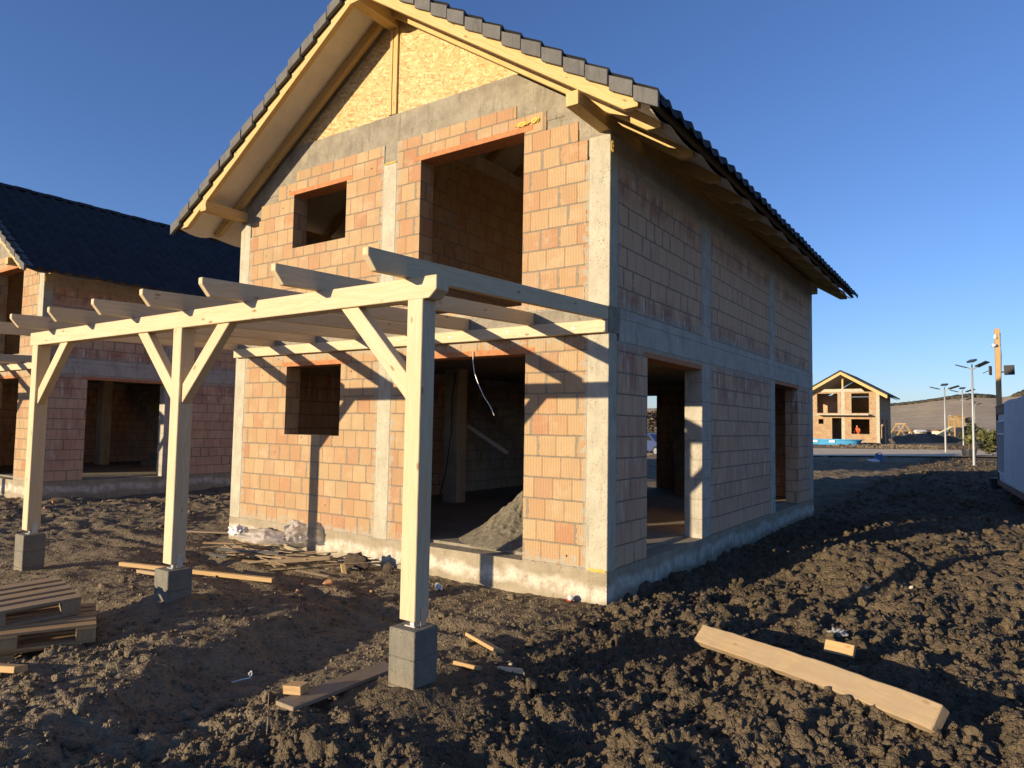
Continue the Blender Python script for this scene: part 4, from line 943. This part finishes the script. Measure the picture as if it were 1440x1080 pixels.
for x in (-.8, .8):
    for y in (-.8, .8): MB().beam((x, y, -.3), (x, y, 3.3), .16, .16, (0, 1, 0)).build('post', MT['plank'], t)
for y in (-.82, .82):
    mb = MB()
    for k in range(6): mb.box(-.88, .88, y-.03, y+.03, 1.75+k*.27, 1.95+k*.27, (1, 0, 0))
    mb.build('side_panel', MT['plank'], t)
MB().box(-.9, .9, -.9, .9, 1.5, 1.62).build('deck', MT['plank'], t); MB().box(-.7, .7, -.86, -.84, -.1, 1.45).build('base_panel', MT['panel'], t)
MB().prism([(-1.05, 3.3), (0, 3.45), (1.05, 3.3), (1.05, 3.36), (0, 3.55), (-1.05, 3.36)], 1, -1., 1.).build('canopy', MT['plank'], t)
MB().beam((-.9, 0, 1.6), (-3.6, 0, .15), .55, .08).build('slide', MT['slide'], t)
# dark heap of earth before the playground
n_ = 90; xs = np.linspace(-1, 1, n_); ys = np.linspace(-1, 1, 24); Xq, Yq = np.meshgrid(xs, ys); Zq = np.maximum(0, (1-Yq**2)*(1-Xq**4))*(.95+.5*fbm(Xq*3.5, Yq*2, 5, 3))*1.0-.06
hL, hR = bd((1250, 622), 80), bd((1352, 625), 80); mc = (hL+hR)/2; dl = hR-hL
ix = np.arange(Xq.size).reshape(Xq.shape); o = npmesh('earth_heap', np.stack([Xq*np.hypot(dl[0], dl[1])/2, Yq*2.2, Zq], -1).reshape(-1, 3), np.stack([ix[:-1, :-1], ix[:-1, 1:], ix[1:, 1:], ix[1:, :-1]], -1).reshape(-1, 4), MT['soil'], None, True)
o.location = (mc[0], mc[1], float(gbase(mc[0], mc[1]))); o.rotation_euler[2] = math.atan2(dl[1], dl[0]); tag(o, 'low dark heap of dug earth beyond the road, in front of the playground', 'earth heap')

# plants and trees built from many small leaves
def leafcloud(n, fn, size, rs_, droop=0.):
    c = np.array([fn() for _ in range(n)]); d = rs_.normal(size=(n, 3)); d /= np.linalg.norm(d, axis=1)[:, None]; e = np.cross(d, rs_.normal(size=(n, 3))); e /= np.linalg.norm(e, axis=1)[:, None]
    s = size*rs_.uniform(.6, 1.4, n)[:, None]; V = np.stack([c-d*s, c+e*s*.45, c+d*s, c-e*s*.45], 1).reshape(-1, 3); return V, np.arange(4*n).reshape(-1, 4)
def mat_leaf(name, c1, c2):
    g = G(name); ob = g.coord('Object'); return g.done(g.mix(g.mr(g.noise(ob, 2.2, 4), .35, .65), c1, c2), .7)
MT['leaf'] = mat_leaf('dull_leaves', (.075, .085, .03), (.14, .13, .055)); MT['leafd'] = mat_leaf('dark_leaves', (.04, .05, .022), (.07, .075, .03)); MT['palm'] = mat_leaf('palm_leaves', (.16, .17, .045), (.22, .20, .07)); MT['twigs'] = mat_leaf('bare_twigs', (.10, .075, .05), (.14, .105, .07))
MT['bark'] = mat_plain('bark', (.12, .09, .06), .9, .3, 9)
def bush(name, label, cat, loc, r, hh, n, mat, seed, leaf=.1, lobes=7, group=None, trunk=.25):
    rs_ = np.random.RandomState(seed); t = thing(name, label, cat, loc, group)
    L = [(rs_.normal(0, .45, 3)*np.array([r, r, hh*.35])+[0, 0, hh*.58], rs_.uniform(.3, .55)*r) for _ in range(lobes)]
    def fn():
        c, q = L[rs_.randint(lobes)]; d = rs_.normal(size=3); d /= np.linalg.norm(d); p_ = c+d*q*rs_.uniform(.4, 1.05)**.5*np.array([1, 1, .8]); p_[2] = max(p_[2], .03); return p_
    V, F = leafcloud(n, fn, leaf, rs_); npmesh('crown', V, F, mat, t)
    mb = MB(); mb.tube([(0, 0, -.3), (.02, 0, trunk*hh), (0, .03, hh*.55)], [.05*hh*.4, .04*hh*.4, .02*hh*.3], 7)
    for c, q in L[:5]: mb.tube([(0, 0, trunk*hh), tuple(c*.6+np.array([0, 0, .15*hh])), tuple(c)], [.03*hh*.4, .02*hh*.3, .008*hh*.3], 5)
    mb.build('trunk', MT['bark'], t); return t
def onb(px, d): q = bd(px, d); return (q[0], q[1], float(gbase(q[0], q[1])))
bush('shrub', 'dull green shrub beside the cabin, nearer and larger than the others', 'shrub', onb((1396, 632), 50), 1.1, 2.5, 900, MT['leaf'], 2, .16)
bush('shrub', 'low olive shrub left of the large shrub near the cabin', 'shrub', onb((1381, 630), 60), 1.0, 1.3, 600, MT['leaf'], 3, .14)
bush('shrub', 'dark shrub behind the potted palm', 'shrub', onb((1366, 620), 70), 1.2, 2.0, 700, MT['leafd'], 4, .15)
bush('shrub', 'reddish brown bare bush right of the play tower', 'shrub', onb((1361, 612), 80), 1.0, 2.6, 700, MT['twigs'], 5, .14)
# potted palm
q = onb((1363, 637), 49); t = thing('potted_palm', 'small green palm in a black tub by the street lamps', 'potted plant', q)
MB().tube([(0, 0, -.02), (0, 0, .5), (0, 0, .58)], [.38, .46, .46], 16).build('tub', MT['black'], t); MB().tube([(0, 0, .55), (.03, 0, 1.0)], [.10, .07], 8).build('stem', MT['bark'], t)
mb = MB(); rs_ = np.random.RandomState(8)
for k in range(22):
    a = k*2.4; el = rs_.uniform(.3, 1.3); L = rs_.uniform(.8, 1.2); pts = [Vector((math.cos(a)*L*s_*math.cos(el), math.sin(a)*L*s_*math.cos(el), 1.+L*(s_*math.sin(el)-.35*s_*s_))) for s_ in (0, .33, .66, 1.)]
    sd = Vector((-math.sin(a), math.cos(a), 0)); wv_ = (.03, .14, .13, .01)
    for i in range(3): mb.face([pts[i]-sd*wv_[i], pts[i+1]-sd*wv_[i+1], pts[i+1]+sd*wv_[i+1], pts[i]+sd*wv_[i]])
mb.build('fronds', MT['palm'], t)
# trees and a car seen through the house, behind its rear opening
bush('tree', 'bare brown tree seen through the near side doorway behind the house', 'tree', onb((917, 610), 62), 2.0, 4.2, 900, MT['twigs'], 15, .2)
q = onb((919, 620), 46); t = thing('parked_car', 'dark blue car parked behind the house, seen through the near side doorway', 'car', q, rz=-.5)
MT['paint'] = mat_plain('blue_car_paint', (.05, .07, .16), .3, .05); MT['glass'] = mat_plain('car_glass', (.02, .025, .03), .12, .1)
cb = MB().prism([(-2.1, .3), (2.1, .3), (2.15, .62), (2., .82), (1.2, .92), (.55, 1.40), (-1.2, 1.45), (-1.75, 1.0), (-2.1, .9)], 1, -.82, .82).build('body', MT['paint'], t, .05)
MB().prism([(-1.1, .98), (.95, .98), (.52, 1.34), (-1.08, 1.37)], 1, -.83, .83).build('side_windows', MT['glass'], t)
for x in (-1.3, 1.32):
    for y in (-.78, .78):
        wh = MB().tube([(x, y-.1, .32), (x, y+.1, .32)], .32, 18).build('wheel', MT['black'], t); MB().tube([(x, y-.105, .32), (x, y+.105, .32)], .19, 14).build('rim', MT['metal'], wh)

# ------------------------------------------------------------------ hills, far woods and farm buildings
RID = [(-700, 575), (200, 570), (700, 572), (1000, 575), (1180, 576), (1235, 571), (1262, 569), (1290, 566), (1315, 562), (1340, 559), (1365, 556.5), (1390, 557), (1410, 558), (1432, 555), (1470, 549), (1560, 545), (1800, 556), (2300, 570)]
def rid(px): return np.interp(px, [a for a, _ in RID], [b for _, b in RID])
pxs = np.concatenate([np.linspace(-700, 1200, 60), np.linspace(1206, 1500, 120), np.linspace(1510, 2300, 30)]); rows = 40
V = []
for k in range(rows):
    f_ = k/(rows-1); dep = 420+1500*f_
    for px in pxs:
        q = bd((px, rid(px)), 1500.); top = q[2]+0; d2 = bd((px, 600), dep); x_, y_ = d2[0], d2[1]
        s_ = np.clip((dep-430)/(1500-430), 0, 1); hgt = 1.3+(top-1.3)*(s_**1.25 if dep <= 1500 else 1)-max(0, dep-1500)*.05
        hgt += s_*(1-s_)*4*(9*float(fbm(np.array(x_/260.), np.array(y_/200.), 61, 4))-3.)+(0 if s_ < .95 else 2.*float(vnoise(np.array(px/14.), np.array(.3), 4)))
        V.append((x_, y_, hgt if k else -2.))
m_ = len(pxs); ix = np.arange(rows*m_).reshape(rows, m_)
gh = G('hill_grass'); ob = gh.coord('Object'); n1 = gh.noise(gh.vmul(ob, (.012, .012, .03)), 1., 5, .6, .6); n2 = gh.noise(ob, .11, 4, .6)
c = gh.mix(gh.mr(n1, .35, .65), (.46, .34, .20), (.54, .42, .26)); c = gh.mix(gh.mr(n2, .5, .7, 0, .55), c, (.28, .21, .135)); hillm = gh.done(c, .95, gh.bump(n2, 3., .5))
o = npmesh('hills', V, np.stack([ix[:-1, :-1], ix[:-1, 1:], ix[1:, 1:], ix[1:, :-1]], -1).reshape(-1, 4), hillm, None, True); tag(o, kind='structure')
def hillz(px, dep):
    q = bd((px, rid(px)), 1500.); s_ = np.clip((dep-430)/(1500-430), 0, 1); return 1.3+(q[2]-1.3)*s_**1.25
# far-off woods on the crest
rs_ = np.random.RandomState(31); Vt, Ft = [], []; b0 = 0; V0, F0 = ico(1)
for a, b_, n_, hh in ((1318, 1400, 240, 4.5), (1428, 1475, 120, 9), (1236, 1320, 160, 3)):
    for k in range(n_):
        px = rs_.uniform(a, b_); dep = rs_.uniform(1440, 1520); q = bd((px, 580), dep); e = math.sin(math.pi*(px-a)/(b_-a))**.5
        Vt.append(V0*rs_.uniform(.6, 1.3, (len(V0), 1))*np.array([9, 9, hh*e*.8+1.])+[q[0], q[1], hillz(px, dep)+1]); Ft.append(F0+b0); b0 += len(V0)
for k in range(150):   # hedges at the foot of the hill
    px = rs_.uniform(1250, 1445); dep = rs_.uniform(395, 440); q = bd((px, 600), dep); s_ = rs_.uniform(.4, 1.)
    Vt.append(V0*rs_.uniform(.6, 1.3, (len(V0), 1))*np.array([3.2, 3.2, 1.7])*s_+[q[0], q[1], 1.6]); Ft.append(F0+b0); b0 += len(V0)
MT['wood'] = mat_leaf('far_wood', (.045, .045, .032), (.075, .065, .045)); o = npmesh('far_wood', np.concatenate(Vt), np.concatenate(Ft), MT['wood']); tag(o, 'dark strips of far woodland on the crest and hedges at the foot of the hill', 'woodland', kind='stuff')
MT['wall2'] = mat_plain('farm_wall', (.55, .50, .42), .9, .1)
MT['redroof'] = mat_plain('red_roof', (.30, .13, .08), .8, .3)
for k, (px, dep, wd_, hh, lab) in enumerate([(1294, 400, 5, 1.3, 'small white farm building at the foot of the hill, left of the lone lamp'), (1303, 410, 4.5, 1.5, 'small reddish roofed house at the foot of the hill left of the lone lamp'), (1319, 390, 4.5, 1.6, 'small pale house at the foot of the hill just left of the lone lamp pole'),
        (1284, 405, 4, 1.2, 'leftmost tiny house at the foot of the hill, beside the distant brick house'), (1381, 390, 11, 1.9, 'long white barn at the foot of the hill, right of the lamps'), (1372, 385, 5, 1.4, 'low white shed left of the long white barn'),
        (1341, 760, 7, 2., 'white building halfway up the hill between two lamp poles'), (1350, 765, 5, 1.6, 'smaller white building beside the one halfway up the hill')]):
    q = bd((px, 600), dep); z0 = hillz(px, dep)-.5 if dep > 440 else 1.2
    t = thing('farm_building', lab, 'building', (q[0], q[1], z0), 'farm buildings below the hill', rz=.5+.3*(k % 3))
    MB().box(-wd_/2, wd_/2, -2.2, 2.2, -2, hh).build('wall', MT['wall2'], t)
    MB().prism([(-2.5, hh+.01), (2.5, hh+.01), (0, hh+.9)], 0, -wd_/2-.3, wd_/2+.3).build('roof', MT['redroof' if k in (1, 2, 3) else 'white'], t)
    mb = MB()
    for j in range(max(1, int(wd_//3))): xw = -wd_/2+1.2+j*2.6; mb.box(xw, xw+.7, -2.23, -2.19, hh*.3, hh*.75)
    mb.build('window', MT['panel'], t)
